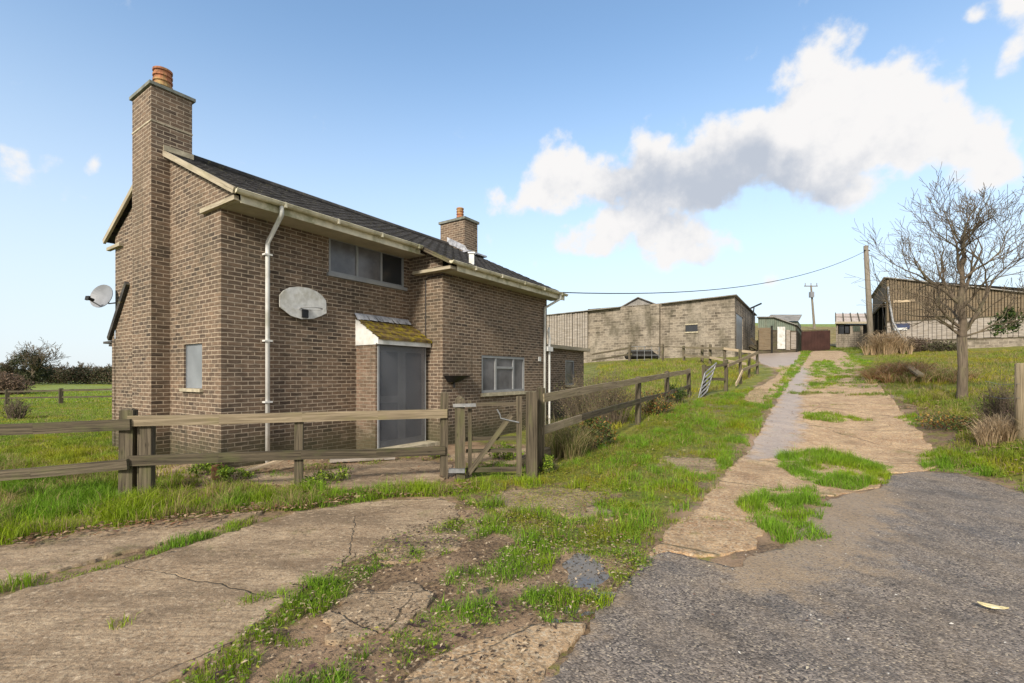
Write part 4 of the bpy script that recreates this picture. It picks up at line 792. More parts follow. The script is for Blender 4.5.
# rear lean-to at the far end of the gable
lt = MB(); gpoly(lt, 'x', -.012, [(4.95, B0), (5.12, B0), (5.12, 2.42), (4.95, 2.6)]); lt.box(HP, (0, 4.96, B0), (2.5, 5.12, 2.42)); lt.build('rear_wall', M['brick'], house)
lv = MB(); lv.beam(HP(-.04, 4.1, 3.58), HP(-.04, 5.2, 2.42), .07, .11); lv.beam(HP(.0, 5.42, 2.36), HP(1.2, 5.42, 2.36), .66, .05); lv.beam(HP(.02, 5.3, 2.29), HP(1.2, 5.3, 2.29), .3, .05); lv.build('rear_roof', M['tile'], house)
sb = MB(); sb.box(HP, (8.5, -1.11, 2.02), (8.62, -1.071, 2.15)); sb.build('wall_box', M['board'], house)
# ------------------------------------------------------------------ things on the house
def xf(o, loc, rz=0):
    o.location = loc; o.rotation_euler = (0, 0, rz)
dsh = thing('satellite_dish', HP(-.06, 4.75, 3.25), 'grey satellite dish on the far edge of the gable wall', 'satellite dish')
cen = HP(-.20, 4.98, 3.34); ax = (HP(-.9, 5.55, 3.55)-cen).normalized(); ax = (Vector((-.15, -.95, .22))).normalized()
aa = ax.cross(Vector((0, 0, 1))).normalized(); bb = aa.cross(ax)
m = MB(); rings = []
for i in range(6):
    r_ = i/5; rings.append([cen+aa*.29*r_*math.cos(t*math.pi/12)+bb*.27*r_*math.sin(t*math.pi/12)+ax*(.06*r_*r_) for t in range(24)])
for off in (0, -.012):
    for i in range(5):
        for t in range(24):
            t2 = (t+1) % 24; m.poly([rings[i][t]+ax*off, rings[i][t2]+ax*off, rings[i+1][t2]+ax*off, rings[i+1][t]+ax*off], [(0, 0), (1, 0), (1, 1), (0, 1)])
m.build('reflector', M['dish'], dsh, True)
lnb = cen+ax*.26-bb*.16-aa*.02
m = MB(); m.tube([cen-bb*.22+ax*.04, lnb-bb*.03], .012, 6); m.tube([cen-ax*.02, cen-ax*.15-bb*.1, HP(-.02, 4.85, 3.22)], .018, 6); m.build('arm', M['dish'], dsh)
m = MB(); m.tube([lnb-ax*.05, lnb+ax*.05], .035, 10); m.beam(lnb+ax*.05, lnb+ax*.09, .09, .09); m.build('receiver', M['black'], dsh)
hoop = thing('basketball_backboard', HP(1.45, -.02, 2.6), 'weathered white basketball backboard fixed to the brick front wall', 'backboard')
pts = [(.98, 2.85), (.98, 3.07), (1.06, 3.17), (1.18, 3.24), (1.35, 3.28), (1.55, 3.285), (1.72, 3.25), (1.85, 3.18), (1.94, 3.09), (1.95, 2.84), (1.82, 2.77), (1.66, 2.70), (1.42, 2.67), (1.2, 2.71)]
m = MB(); m.poly([HP(a, -.07, z) for a, z in pts], pts); m.poly([HP(a, -.045, z) for a, z in pts][::-1], pts[::-1])
for i in range(len(pts)):
    a, b = pts[i], pts[(i+1) % len(pts)]; m.poly([HP(a[0], -.07, a[1]), HP(b[0], -.07, b[1]), HP(b[0], -.045, b[1]), HP(a[0], -.045, a[1])], [a, b, b, a])
m.build('board', M['board'], hoop)
m = MB(); m.tube([HP(1.47+.19*math.cos(t*math.pi/10), -.30+.19*math.sin(t*math.pi/10), 2.86) for t in range(21)], .010, 6); m.tube([HP(1.36, -.12, 2.86), HP(1.36, -.07, 2.86)], .009, 5); m.tube([HP(1.58, -.12, 2.86), HP(1.58, -.07, 2.86)], .009, 5); m.build('hoop_ring', M['greyframe'], hoop)
m = MB(); m.box(HP, (1.41, -.11, 2.70), (1.53, -.071, 2.86)); m.build('bracket', M['black'], hoop)
m = MB(); m.box(HP, (1.2, -.045, 2.8), (1.7, -.001, 3.14)); m.build('mount', M['wood'], hoop)
lb = thing('hanging_trough', HP(4.55, -1.2, 1.4), 'black wall-mounted trough with a short stalk left of the front window', 'wall trough')
m = MB(); N = 14; y0 = BY-.005
top = [HP(4.76+.46*math.cos(math.pi*i/N), y0-.24*math.sin(math.pi*i/N), 1.585) for i in range(N+1)]; bot = [HP(4.60+.17*math.cos(math.pi*i/N), y0-.1*math.sin(math.pi*i/N), 1.43) for i in range(N+1)]
for i in range(N): m.poly([top[i], top[i+1], bot[i+1], bot[i]], [(0, 0)]*4)
m.poly(top, [(0, 0)]*(N+1)); m.poly(bot[::-1], [(0, 0)]*(N+1)); m.poly([top[0], top[-1], bot[-1], bot[0]], [(0, 0)]*4); m.build('basin', M['black'], lb)
m = MB(); m.tube([HP(4.6, y0-.05, 1.45), HP(4.6, y0-.05, 1.30)], .025, 8); m.build('stalk', M['black'], lb)
rb_ = MB(); q = Vector((-4.55, 7.35, 0)); 
rb_.tube([q+Vector((0, 0, .0)), q+Vector((0, 0, .02)), q+Vector((.0, 0, .20)), q+Vector((.01, 0, .21)), q+Vector((.01, 0, .05))], [.085, .09, .085, .06, .05], 12); tag(rb_.build('clay_pot', M['pot']), 'broken terracotta pipe standing at the house corner beside the downpipe', 'clay pipe')
pk = MB(); pk.beam(Vector((-4.25, 7.55, .06)), Vector((-3.75, 8.0, .22)), .12, .03); tag(pk.build('loose_plank', M['woodtan']), 'short pale plank leaning at the foot of the front wall', 'plank')
pk = MB(); pk.beam(at(330, 8.6)+Vector((0, 0, .05)), at(395, 8.9)+Vector((0, 0, .06)), .16, .05); tag(pk.build('loose_plank', M['oldboard']), 'long grey weathered board lying on the paving below the porch', 'plank')
pk = MB(); pk.beam(at(520, 8.1)+Vector((0, 0, .1)), at(548, 8.5)+Vector((0, 0, .22)), .16, .12); tag(pk.build('wood_block', M['wooddark']), 'dark rotten timber lying behind the gate', 'timber')
# ------------------------------------------------------------------ fences
def fence(name, label, posts, rails, pm='wood', rm='wood', pw=.11, cat='fence', ends=None):
    x0, y0 = posts[0][:2]; t = thing(name, (x0, y0, T(x0, y0)), label, cat)
    for q in posts:
        x, y, h = q[:3]; wd = q[3] if len(q) > 3 else pw; b = T(x, y); m = MB()
        tp = Vector((x+rnd.uniform(-.02, .02), y+rnd.uniform(-.02, .02), h)); bs = Vector((x, y, b-.15)); pt = Vector(q[4]) if len(q) > 4 else U
        m.beam(bs, tp, wd, wd, up=pt)
        m.beam(tp, tp+Vector((0, 0, .018)), wd*.9, wd*.9, up=pt, taper=.55); m.build('post', M[q[5]] if len(q) > 5 else M[pm], t)
    for r in rails:
        p0, p1 = Vector(r[0]), Vector(r[1]); h = r[2] if len(r) > 2 else .13; m = MB(); n_ = 4
        pts_ = [p0.lerp(p1, i/n_)+(Vector((0, 0, rnd.uniform(-.01, .008))) if 0 < i < n_ else Vector()) for i in range(n_+1)]; uo = rnd.uniform(0, 40)
        for i in range(n_): m.beam(pts_[i], pts_[i+1]+(pts_[i+1]-pts_[i])*.002, .045, h, uo=uo+i*(p1-p0).length/n_)
        m.build('rail', M[r[3]] if len(r) > 3 else M[rm], t)
    return t
def pz(px, py, d): k = (px-CX)/F; return Vector((k*d, d, zat(py, d)))
FD = Vector((3.9, 1.2, 0)).normalized()
fence('post_and_rail_fence', 'weathered two-rail fence with a pale top rail running in front of the brick house', 
 [(-4.82, 6.26, zat(417, 6.2), .15, FD, 'wood'), (-3.06, 6.81, .97, .11, FD), (-1.07, 7.42, zat(393, 7.4), .11, FD)],
 [(pz(128, 421, 6.12), pz(447, 413.5, 7.36), .135, 'woodl'), (pz(128, 461, 6.12), pz(445, 450.5, 7.36), .13, 'wooddark')])
fence('field_fence', 'dark two-rail fence at the left edge in front of the green field', [(-5.02, 6.2, zat(410, 6.18), .15, FD), (-7.9, 5.95, .95, .12)],
 [(pz(131, 424.5, 6.1), Vector((-9.5, 5.75, zat(440, 5.85))), .14, 'wooddark'), (pz(128, 464, 6.08), Vector((-9.5, 5.75, zat(497, 5.85))), .13, 'wood')])
# gate
gp = fence('gate_post', 'grey round-topped gate post with a steel hinge at the left side of the small gate', [(pz(460, 0, 7.35).x, 7.35, zat(399, 7.35), .13, FD)], [], cat='post')
m = MB(); c_ = pz(460, 400, 7.35); m.tube([c_+Vector((0, 0, -.03)), c_+Vector((0, 0, .03)), c_+Vector((0, 0, .06))], [.07, .062, .03], 10); m.build('post_top', M['wood'], gp)
m = MB(); m.beam(pz(453, 405.5, 7.27), pz(476, 405, 7.25), .02, .05); m.build('hinge', M['metal'], gp); m = MB(); m.beam(pz(449, 470.5, 7.27), pz(465, 470.5, 7.27), .09, .06); m.build('hinge', M['metal'], gp)
gt = thing('wooden_gate', at(500, 7.45), 'low wooden gate with a diagonal brace hung between two gate posts', 'gate')
GX = lambda px, py: pz(px, py, 7.42+(px-466)/56*.12)
for py, h, mm in ((404, .055, 'wood'), (438.5, .06, 'wooddark'), (450.5, .055, 'wooddark'), (469.5, .07, 'wooddark')):
    m = MB(); m.beam(GX(466, py+.5), GX(519, py-.5), .03, h); m.build('rail', M[mm], gt)
m = MB(); m.beam(GX(468, 474)+Vector((0, -.035, 0)), GX(511, 415)+Vector((0, -.035, 0)), .03, .075, up=Vector((0, 1, 0)).cross(Vector((1, 0, 0)))); m.build('brace', M['wood'], gt)
m = MB(); m.beam(GX(470, 476)+Vector((0, -.02, 0)), GX(470, 400)+Vector((0, -.02, 0)), .06, .03, up=Vector((0, 1, 0))); m.build('stile', M['wooddark'], gt)
m = MB(); m.beam(GX(519, 482)+Vector((0, -.04, 0)), GX(519, 396)+Vector((0, -.04, 0)), .085, .04, up=Vector((0, 1, 0))); m.build('stile', M['wood'], gt)
m = MB(); m.tube([GX(497, 409)+Vector((0, -.05, 0)), GX(500, 414)+Vector((0, -.06, 0)), GX(501, 418)+Vector((0, -.06, 0)), GX(509, 420)+Vector((0, -.06, 0)), GX(519, 422)+Vector((0, -.07, 0))], .012, 6); m.build('rope', M['metal'], gt)
fence('gate_post', 'thick weathered double post where the gate latches and the sloping fence begins', [(pz(531.5, 0, 7.42).x, 7.42, zat(392, 7.42), .14, FD, 'wood'), (pz(540, 0, 7.75).x, 7.75, zat(388, 7.75), .11, FD, 'wooddark')], [], cat='post')
PX = [(638, 12.0, 377), (667, 14.9, 371.5), (689, 17.2, 369)]
fence('post_and_rail_fence', 'old sloping two-rail fence rising from the gate towards the barn, overgrown with brambles',
 [(*at(p_, d)[:2], zat(t_, d), .12) for p_, d, t_ in PX],
 [(pz(543, 398, 7.7), pz(640, 380, 11.9), .14, 'woodl'), (pz(640, 380, 11.9), pz(668, 375, 14.8), .14, 'woodl'), (pz(667, 375, 14.8), pz(690, 371, 17.1), .14, 'woodl'),
  (pz(541, 431, 7.7), pz(581, 418, 9.1), .13, 'woodl'), (pz(580, 418, 9.1), pz(639, 401, 11.9), .12, 'wooddark'), (pz(638, 401, 11.9), pz(668, 393.5, 14.8), .12, 'wood'), (pz(667, 393.5, 14.8), pz(690, 386, 17.1), .12, 'wood')])
t = thing('metal_hurdle', at(704, 17), 'silver barred metal hurdle leaning against a fence post', 'hurdle')
m = MB(); b0, b1 = pz(697.5, 399, 16.9), pz(713, 366, 17.2); o_ = pz(704, 401, 16.8)-pz(697.5, 399, 16.9)
for i in range(6): m.build('', None) if False else None
for i in range(6):
    q0 = pz(698+i*1.4, 400-i*5.4, 16.9); q1 = pz(707+i*1.9, 391-i*5.6, 17.1); m.tube([q0, q1], .028, 6)
m.build('bar', M['metal'], t); m = MB(); m.tube([pz(698, 400, 16.9), pz(705, 373, 16.9)], .028, 6); m.tube([pz(707, 391, 17.1), pz(716, 363, 17.1)], .028, 6); m.build('frame', M['metal'], t)
fence('post_and_rail_fence', 'short open fence of tall posts between the metal hurdle and the track edge',
 [(*at(704, 17.2)[:2], zat(365, 17.2), .13, U, 'wooddark'), (*at(726, 18)[:2], zat(360, 18), .12, U, 'wooddark'), (*at(740.5, 20)[:2], zat(349.5, 20), .11), (*at(749, 21.5)[:2], zat(353, 21.5), .10), (*at(757.5, 22.5)[:2], zat(352, 22.5), .11)],
 [(pz(706, 368, 17.1), pz(727, 364, 17.9), .10, 'wood'), (pz(728, 365.5, 17.9), pz(741, 360, 19.9), .12, 'woodl'), (pz(741, 360, 19.9), pz(758, 352.5, 22.3), .12, 'woodl'), (pz(709, 379, 17.1), pz(725, 379.5, 17.9), .10, 'wood'), (pz(741, 370.5, 20), pz(758, 364, 22.4), .11, 'woodl'), (pz(736, 384.5, 18.6), pz(742.5, 371, 19.6), .13, 'woodtan')])
fence('post_and_rail_fence', 'pale rail fence along the foot of the stone barn',
 [(*at(p_, d)[:2], zat(t_, d), .13) for p_, d, t_ in ((724.5, 24.6, 347), (710, 26, 344.5), (702, 27, 345), (684, 28.5, 346), (662.5, 29.5, 344.5), (629.5, 31.5, 345))],
 [(pz(757, 353, 22.7), pz(724, 348.5, 24.5), .12, 'woodtan'), (pz(724, 348.5, 24.5), pz(686, 347.6, 28.2), .12, 'woodl'), (pz(686, 347.5, 28.2), pz(646, 346, 30.4), .05, 'wood'), (pz(746, 364, 23), pz(710, 357.5, 25.8), .12, 'woodtan'), (pz(710, 357.5, 25.8), pz(684, 355, 28.2), .12, 'woodl'), (pz(632, 347.5, 31.4), pz(592, 354.5, 33.5), .12, 'wood'), (pz(632, 354, 31.4), pz(592, 360.5, 33.5), .12, 'wooddark')])
LF = [(-62, 38.5), (-49.5, 36.5), (-37.2, 35), (-32.1, 33.8), (-27, 32.6), (-17.5, 30.5)]
fence('far_paddock_fence', 'low dark two-rail fence crossing the bright green field', [(x, y, T(x, y)+1.12, .22) for x, y in LF], sum([[(Vector((a[0], a[1], T(*a)+.98)), Vector((b[0], b[1], T(*b)+.98)), .13, 'wooddark'), (Vector((a[0], a[1], T(*a)+.5)), Vector((b[0], b[1], T(*b)+.5)), .11, 'wooddark')] for a, b in zip(LF[:-1], LF[1:])], []), pm='wooddark')
q = pz(1021, 0, 8.3); t = thing('wooden_post', (q.x, q.y, T(q.x, q.y)), 'thick pale wooden post with strands of wire at the right edge', 'post')
m = MB(); m.tube([Vector((q.x, q.y, T(q.x, q.y)-.2)), Vector((q.x, q.y, zat(364, 8.3))), Vector((q.x, q.y, zat(363, 8.3)))], [.085, .08, .06], 12); m.build('shaft', M['woodl'], t, True)
m = MB()
for py in (384, 398): m.tube([pz(1020, py, 8.2), pz(1000, py+.5, 8.8), pz(985, py-3, 9.6)], .004, 4)
m.build('wire', M['metal'], t)
pk = MB(); pk.beam(pz(908, 366, 18.0), pz(921, 375.5, 16.9), .2, .07); tag(pk.build('loose_plank', M['woodl']), 'long grey plank lying in the reddish bracken', 'plank')
pk = MB(); pk.beam(at(975, 9.3)+Vector((0, 0, .1)), at(1018, 8.7)+Vector((0, 0, .08)), .12, .08); tag(pk.build('fallen_branch', M['woodl']), 'fallen bare branch on the bank beside the right wooden post', 'branch')
q = hit(993, 612); m = MB(); c_ = Vector((q[0], q[1], .03)); a_ = Vector((.07, -.04, 0)); b_ = Vector((.017, .027, 0))
ring = [c_+a_*math.cos(t_)+b_*math.sin(t_)*(1-.35*math.cos(t_))+Vector((0, 0, .008+.006*math.cos(2*t_))) for t_ in [k_*math.pi/9 for k_ in range(18)]]
m.poly(ring, [(0, 0)]*18); m.poly([r_-Vector((0, 0, .003)) for r_ in ring][::-1], [(0, 0)]*18); tag(m.build('fallen_leaf', M['ochre']), 'single long pale yellow leaf lying on the asphalt', 'leaf')
# ------------------------------------------------------------------ barns
TB = R(32.7); UB = Vector((math.sin(TB), math.cos(TB), 0)); VB = Vector((-math.cos(TB), math.sin(TB), 0))
SB = pz(734.7, 0, 33); SB.z = 0
def FB(x, y, z=0): return SB+UB*x+VB*y+Vector((0, 0, z))
sbn = thing('stone_barn', FB(3, 5, 2.9), 'long low block-built barn with a parapet and a timber-clad left end', 'barn')
w = MB(); WD = (1.2, 3.2, 4.1, 5.75)
def zb(px, py, x=0, y=0):  # height of a picture point on a barn wall
    pass
wall_rect(w, 'x', 0, 0, 11, 1.5, 7.0, [(2.45, 3.3, 4.75, 5.3)], .1, fr=FB)
gpoly(w, 'x', 0, [(0, 7.0), (11, 7.0), (11, 6.85), (5, 6.9), (4.4, 6.95), (0, 7.1)], fr=FB)
wall_rect(w, 'y', 0, 0, 13, 2.0, 7.0, [(.8, 4.2, 3.5, 6.0)], .12, fr=FB)
gpoly(w, 'x', 13, [(0, 2), (11, 2), (11, 7), (0, 7)], fr=FB)
w.build('wall', M['block'], sbn)
w = MB(); w.box(FB, (-.35, 5.1, 1.8), (-.001, 5.75, 6.9)); w.build('pier', M['block'], sbn)
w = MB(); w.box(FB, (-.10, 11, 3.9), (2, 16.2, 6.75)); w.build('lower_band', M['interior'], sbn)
m = MB()
yy = 10.95
while yy < 16.2: wd = rnd.uniform(.19, .26); m.box(FB, (-.15-rnd.uniform(0, .09), yy, 3.75+rnd.uniform(-.05, .05)), (-.101, yy+wd-.045, 6.72)); yy += wd
m.build('timber_cladding', M['oldboard'], sbn)
m = MB(); m.box(FB, (-.05, 11, 1.8), (.3, 16.2, 3.75)); m.build('plinth', M['block'], sbn)
def sheetroof(pts, mat, parent, nm='roof', fr=FB, th=.06):
    m_ = MB(); P4 = [fr(*q_) for q_ in pts]; L1 = (P4[1]-P4[0]).length; L2 = (P4[3]-P4[0]).length
    m_.poly(P4, [(0, 0), (L1, 0), (L1, L2), (0, L2)]); lo = [q_-Vector((0, 0, th)) for q_ in P4]; m_.poly(lo[::-1], [(0, 0)]*4)
    for i in range(4): j = (i+1) % 4; m_.poly([P4[i], lo[i], lo[j], P4[j]], [(0, 0), (0, th), (L1, th), (L1, 0)])
    return m_.build(nm, M[mat], parent)
sheetroof([(-.3, -.15, 7.16), (-.3, 5, 6.97), (13.2, 5, 6.97), (13.2, -.15, 7.16)], 'corr', sbn)
sheetroof([(-.35, 8.2, 6.95), (-.35, 16.4, 6.72), (13, 16.4, 6.72), (13, 8.2, 7.9)], 'corr', sbn)
w = MB(); gpoly(w, 'x', 2.6, [(5, 6.6), (10.2, 6.6), (9.0, 7.35), (7.6, 8.0), (6.2, 7.35)], fr=FB); w.build('gable', M['corr'], sbn)
sheetroof([(2.4, 7.6, 8.05), (2.4, 10.4, 6.75), (12, 10.4, 6.75), (12, 7.6, 8.05)], 'corr', sbn); sheetroof([(2.4, 4.8, 6.75), (2.4, 7.6, 8.05), (12, 7.6, 8.05), (12, 4.8, 6.75)], 'corr', sbn)
m = MB(); m.box(FB, (.8, .03, 3.5), (4.2, .10, 6.0)); m.build('door', M['screenlight'], sbn)
m = MB(); m.box(FB, (.05, 2.45, 4.75), (.09, 3.3, 5.3)); f_ = m.build('window', M['darkglass'], sbn); m = MB(); m.box(FB, (-.05, 2.4, 4.66), (.04, 3.35, 4.75)); m.build('sill', M['stone'], f_); m = MB(); m.box(FB, (-.02, 2.43, 5.25), (.045, 3.32, 5.34)); m.build('lintel', M['stone'], f_)
lp = thing('yard_lamp', FB(9.5, -.1, 5), 'black floodlight on a bracket above the end wall of the stone barn', 'lamp'); m = MB(); m.tube([FB(9.5, -.05, 5.5), FB(9.5, -.25, 7.4)], .05, 6); m.build('bracket', M['black'], lp); m = MB(); m.beam(FB(9.5, .15, 7.3), FB(9.9, -.75, 7.75), .35, .14); m.build('lamp_head', M['black'], lp)
ra = thing('rubble_heap', FB(8.5, -.9, 3.3), 'dark brown heap of timber and scrap at the end wall of the stone barn', 'scrap heap'); m = MB()
for _ in range(26):
    b_ = FB(rnd.uniform(5, 11), -rnd.uniform(.3, 1.3), 0); b_.z = T(b_.x, b_.y)+rnd.uniform(.0, .9); m.beam(b_, b_+Vector((rnd.gauss(0, .5), rnd.gauss(0, .5), rnd.uniform(.1, .8))), .14, .2)
m.build('timber', M['wooddark'], ra)
cw = thing('dead_vehicle', at(641, 33), 'dark abandoned trailer half hidden in grass beside the stone barn pier', 'trailer'); m = MB(); c_ = at(641, 33)
m.tube([c_+Vector((-1.1, 0, .2)), c_+Vector((-.7, 0, .4)), c_+Vector((.6, 0, .45)), c_+Vector((1.2, 0, .2))], [.12, .34, .34, .12], 10); m.build('body', M['interior'], cw); m = MB()
for i in range(5): m.tube([c_+Vector((-.9+.5*i, -.5, -.1)), c_+Vector((-.9+.5*i, -.5, .95))], .022, 5)
for z_ in (.35, .65, .94): m.tube([c_+Vector((-.9, -.5, z_)), c_+Vector((1.1, -.5, z_))], .02, 5)
m.build('guard_rail', M['metal'], cw)
# green shed row
GS = Vector(((760-CX)/F*36.5, 36.5, 0)); GD = Vector((1, .05, 0)).normalized(); GN = Vector((-.05, 1, 0)).normalized()
def FG(x, y, z=0): return GS+GD*x+U*y+Vector((0, 0, z))
k_ = 36.6/F; zG = lambda py: zat(py, 36.7); xG = lambda px: (px-760)*k_
gs = thing('green_shed', FG(1.4, 1, 3.5), 'small green corrugated shed with a brown door and a white panel', 'shed')
m = MB(); gpoly(m, 'y', 0, [(xG(758), zG(328)), (xG(798), zG(331)), (xG(798), zG(325.5)), (xG(775), zG(317.5)), (xG(758), zG(317.6))], fr=FG); gpoly(m, 'x', xG(798), [(0, 3), (6, 3), (6, 5.4), (0, 5.4)], fr=FG); m.build('gable', M['corrgreen'], gs)
m = MB(); m.box(FG, (xG(758), .02, 3), (xG(798), 6, zG(330))); m.build('wall', M['wooddark'], gs)
m = MB(); m.box(FG, (xG(759), -.06, zG(350)), (xG(771), -.01, zG(328))); m.build('door', M['brownboard'], gs)
m = MB(); m.box(FG, (xG(778), -.08, zG(349)), (xG(786), -.01, zG(327))); m.build('panel', M['board'], gs)
m = MB(); m.box(FG, (xG(787), -.05, zG(350)), (xG(791), -.01, zG(330))); m.box(FG, (xG(792), -.05, zG(349)), (xG(798), -.01, zG(332))); m.build('boarding', M['oldboard'], gs)
m = MB(); m.box(FG, (xG(771.5), -.1, 3), (xG(773.2), -.005, zG(326))); m.build('post', M['interior'], gs); m = MB(); m.box(FG, (xG(797.4), -.1, 3), (xG(798.4), -.005, zG(325))); m.build('post', M['interior'], gs)
sheetroof([(xG(774.5), -.25, zG(317)), (xG(799), -.25, zG(325)), (xG(799), 6, zG(325)), (xG(774.5), 6, zG(317))], 'corr', gs, fr=FG); sheetroof([(xG(757), -.25, zG(317.2)), (xG(774.5), -.25, zG(317)), (xG(774.5), 6, zG(317)), (xG(757), 6, zG(317.2))], 'corr', gs, fr=FG)
bs = thing('grey_shed', at(782, 46), 'low pale grey roofed shed showing behind the green shed', 'shed'); a0 = at(766, 45, 3.8); a1 = at(798, 45, 3.8)
_a0 = a0.copy()
def FS(x, y, z=0): return _a0+Vector((x, 0, 0))+U*y+Vector((0, 0, z-3.8))
wS = (a1-a0).x; m = MB(); m.box(FS, (0, 0, 3.4), (wS, 5, zat(321, 45))); m.build('wall', M['corrgreen'], bs); sheetroof([(-.1, -.3, zat(320.5, 45)), (wS+.1, -.3, zat(320.5, 45)), (wS+.1, 5, zat(309, 45)), (-.1, 5, zat(309, 45))], 'corr', bs, fr=FS)
rw = thing('red_board_wall', at(813, 42), 'dark red boarded wall closing the yard between the two sheds', 'wall'); m = MB(); a0 = at(798.7, 42, 0); a1 = at(828, 42, 0); L = (a1-a0).x; i = 0; x = 0
while x < L: m.box(lambda X, Y, Z: a0+Vector((X, Y, Z)), (x, 0, 3.4), (x+.27, .1, zat(331.5-1.2*x/L, 42))); x += .28
m.build('board', M['rusty'], rw); m = MB(); m.beam(a0+Vector((0, .05, zat(331, 42)+.02)), a1+Vector((0, .05, zat(330, 42)+.02)), .14, .06); m.build('coping', M['wooddark'], rw)
# right open-fronted low shed
rs = thing('block_shed', at(852, 47), 'low block shed with a pale pink sheet roof and a dark open bay', 'shed'); O = at(836, 47, 0); kk = 47/F
def FR(x, y, z=0): return O+Vector((x*kk, 0, z))+U*y
zr = lambda py: zat(py, 47)
m = MB(); m.box(FR, (2, 0, zr(350)), (27, .3, zr(334))); m.box(FR, (14, 0, zr(334)), (27, .3, zr(325))); m.box(FR, (0, -.05, zr(350)), (2, .3, zr(323))); m.build('wall', M['block'], rs)
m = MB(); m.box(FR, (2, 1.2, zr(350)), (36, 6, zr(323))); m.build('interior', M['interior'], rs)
m = MB(); m.box(FR, (17, -.05, zr(331.5)), (24, -.01, zr(326))); m.build('panel', M['corrgreen'], rs); m = MB(); m.box(FR, (3, .1, zr(334)), (8, .15, zr(325))); m.box(FR, (9, .1, zr(333)), (13, .15, zr(326))); m.build('window', M['darkglass'], rs)
m = MB(); m.box(FR, (-1, -.4, zr(324)), (38, 0, zr(322))); m.build('fascia', M['fascia'], rs)
sheetroof([(-1, -.35, zr(322)), (38, -.35, zr(322)), (38, 5, zr(308)), (-1, 5, zr(308))], 'corrpink', rs, fr=FR)
m = MB()
for i in range(5): m.tube([FR(i*8-.5, -.4, zr(321.4)), FR(i*8-.5, 5, zr(307.4))], .05, 5)
m.tube([FR(-1, 2.4, zr(314.6)), FR(38, 2.4, zr(314.6))], .04, 5); m.build('roof_batten', M['wooddark'], rs)
# slatted barn
BB = pz(887, 0, 34); BB.z = 0
def FW(x, y, z=0): return BB+UB*x-VB*y+Vector((0, 0, z))     # x along the open side, y towards the right
wb = thing('slatted_barn', FW(4, 5, 3.4), 'large open-fronted barn clad in brown slats above grey boards', 'barn')
tz = lambda y: 8.54-.247*y
m = MB(); yy = 0.0
while yy < 16:
    wd = .15; m.box(FW, (-.05-rnd.uniform(0, .02), yy, 5.42), (.0, yy+wd-.035, tz(yy+wd)-.02)); yy += wd
m.build('slat_cladding', M['brownboard'], wb)
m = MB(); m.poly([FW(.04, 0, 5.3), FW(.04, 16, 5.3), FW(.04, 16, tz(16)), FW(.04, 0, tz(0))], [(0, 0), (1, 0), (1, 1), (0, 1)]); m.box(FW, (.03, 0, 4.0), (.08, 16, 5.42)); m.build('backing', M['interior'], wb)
m = MB(); yy = 0.0
while yy < 16:
    wd = rnd.uniform(.2, .34); m.box(FW, (-.04-rnd.uniform(0, .03), yy, 4.02+rnd.uniform(0, .05)), (.02, yy+wd-.025, 5.42)); yy += wd
m.build('board_cladding', M['oldboard'], wb)
m = MB(); m.box(FW, (-.08, 0, 2.6), (.2, 16, 3.95)); m.build('plinth', M['block'], wb)
m = MB(); m.box(FW, (-.10, 0, 5.38), (-.06, 16, 5.44)); m.box(FW, (-.10, 0, 3.95), (.2, 16, 4.03)); m.build('rail', M['wooddark'], wb)
m = MB(); x = .28
while x < 10: m.box(FW, (x, -.03, 7.05), (x+.14, .02, 8.48)); x += .16
m.box(FW, (.27, .021, 7.0), (10, .06, 8.5)); m.build('eave_cladding', M['brownboard'], wb)
m = MB()
for x in (3.4, 6.7, 10): m.box(FW, (x, .06, 2.8), (x+.14, .12, 8.4))
m.build('post', M['wooddark'], wb); m = MB(); m.box(FW, (.06, -.06, 2.8), (.26, .02, 8.45))
m.build('post', M['wooddark'], wb)
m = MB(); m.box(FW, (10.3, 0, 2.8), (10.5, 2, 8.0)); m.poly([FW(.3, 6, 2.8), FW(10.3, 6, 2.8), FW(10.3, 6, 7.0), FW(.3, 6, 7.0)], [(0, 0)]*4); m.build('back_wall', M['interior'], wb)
sheetroof([(-.25, -.2, 8.62), (10.7, -.2, 8.62), (10.7, 16, 8.62-.247*16.2), (-.25, 16, 8.62-.247*16.2)], 'corr', wb, fr=FW)
m = MB(); m.tube([FW(-.1, .05, 7.9), FW(-.15, .1, 7.0), pz(893, 322, 33.5), pz(902, 338, 33), pz(911, 348, 32.5)], .07, 8); m.build('hanging_pipe', M['metal'], wb)
m = MB(); m.box(FW, (-.12, .35, 6.72), (-.07, 1.5, 6.88)); m.build('pale_sheet', M['woodtan'], wb)
sg = thing('blue_notice', FW(-.12, .9, 5.0), 'small dark blue and white notice on the grey barn boards', 'sign'); m = MB(); m.box(FW, (-.13, .42, 4.85), (-.09, 1.25, 5.22)); m.build('sign_panel', m_simple('blue_paint', (.02, .035, .09), .4, .2, 5), sg); m = MB(); m.box(FW, (-.14, .35, 4.75), (-.131, 1.1, 4.93)); m.build('sign_strip', M['board'], sg)
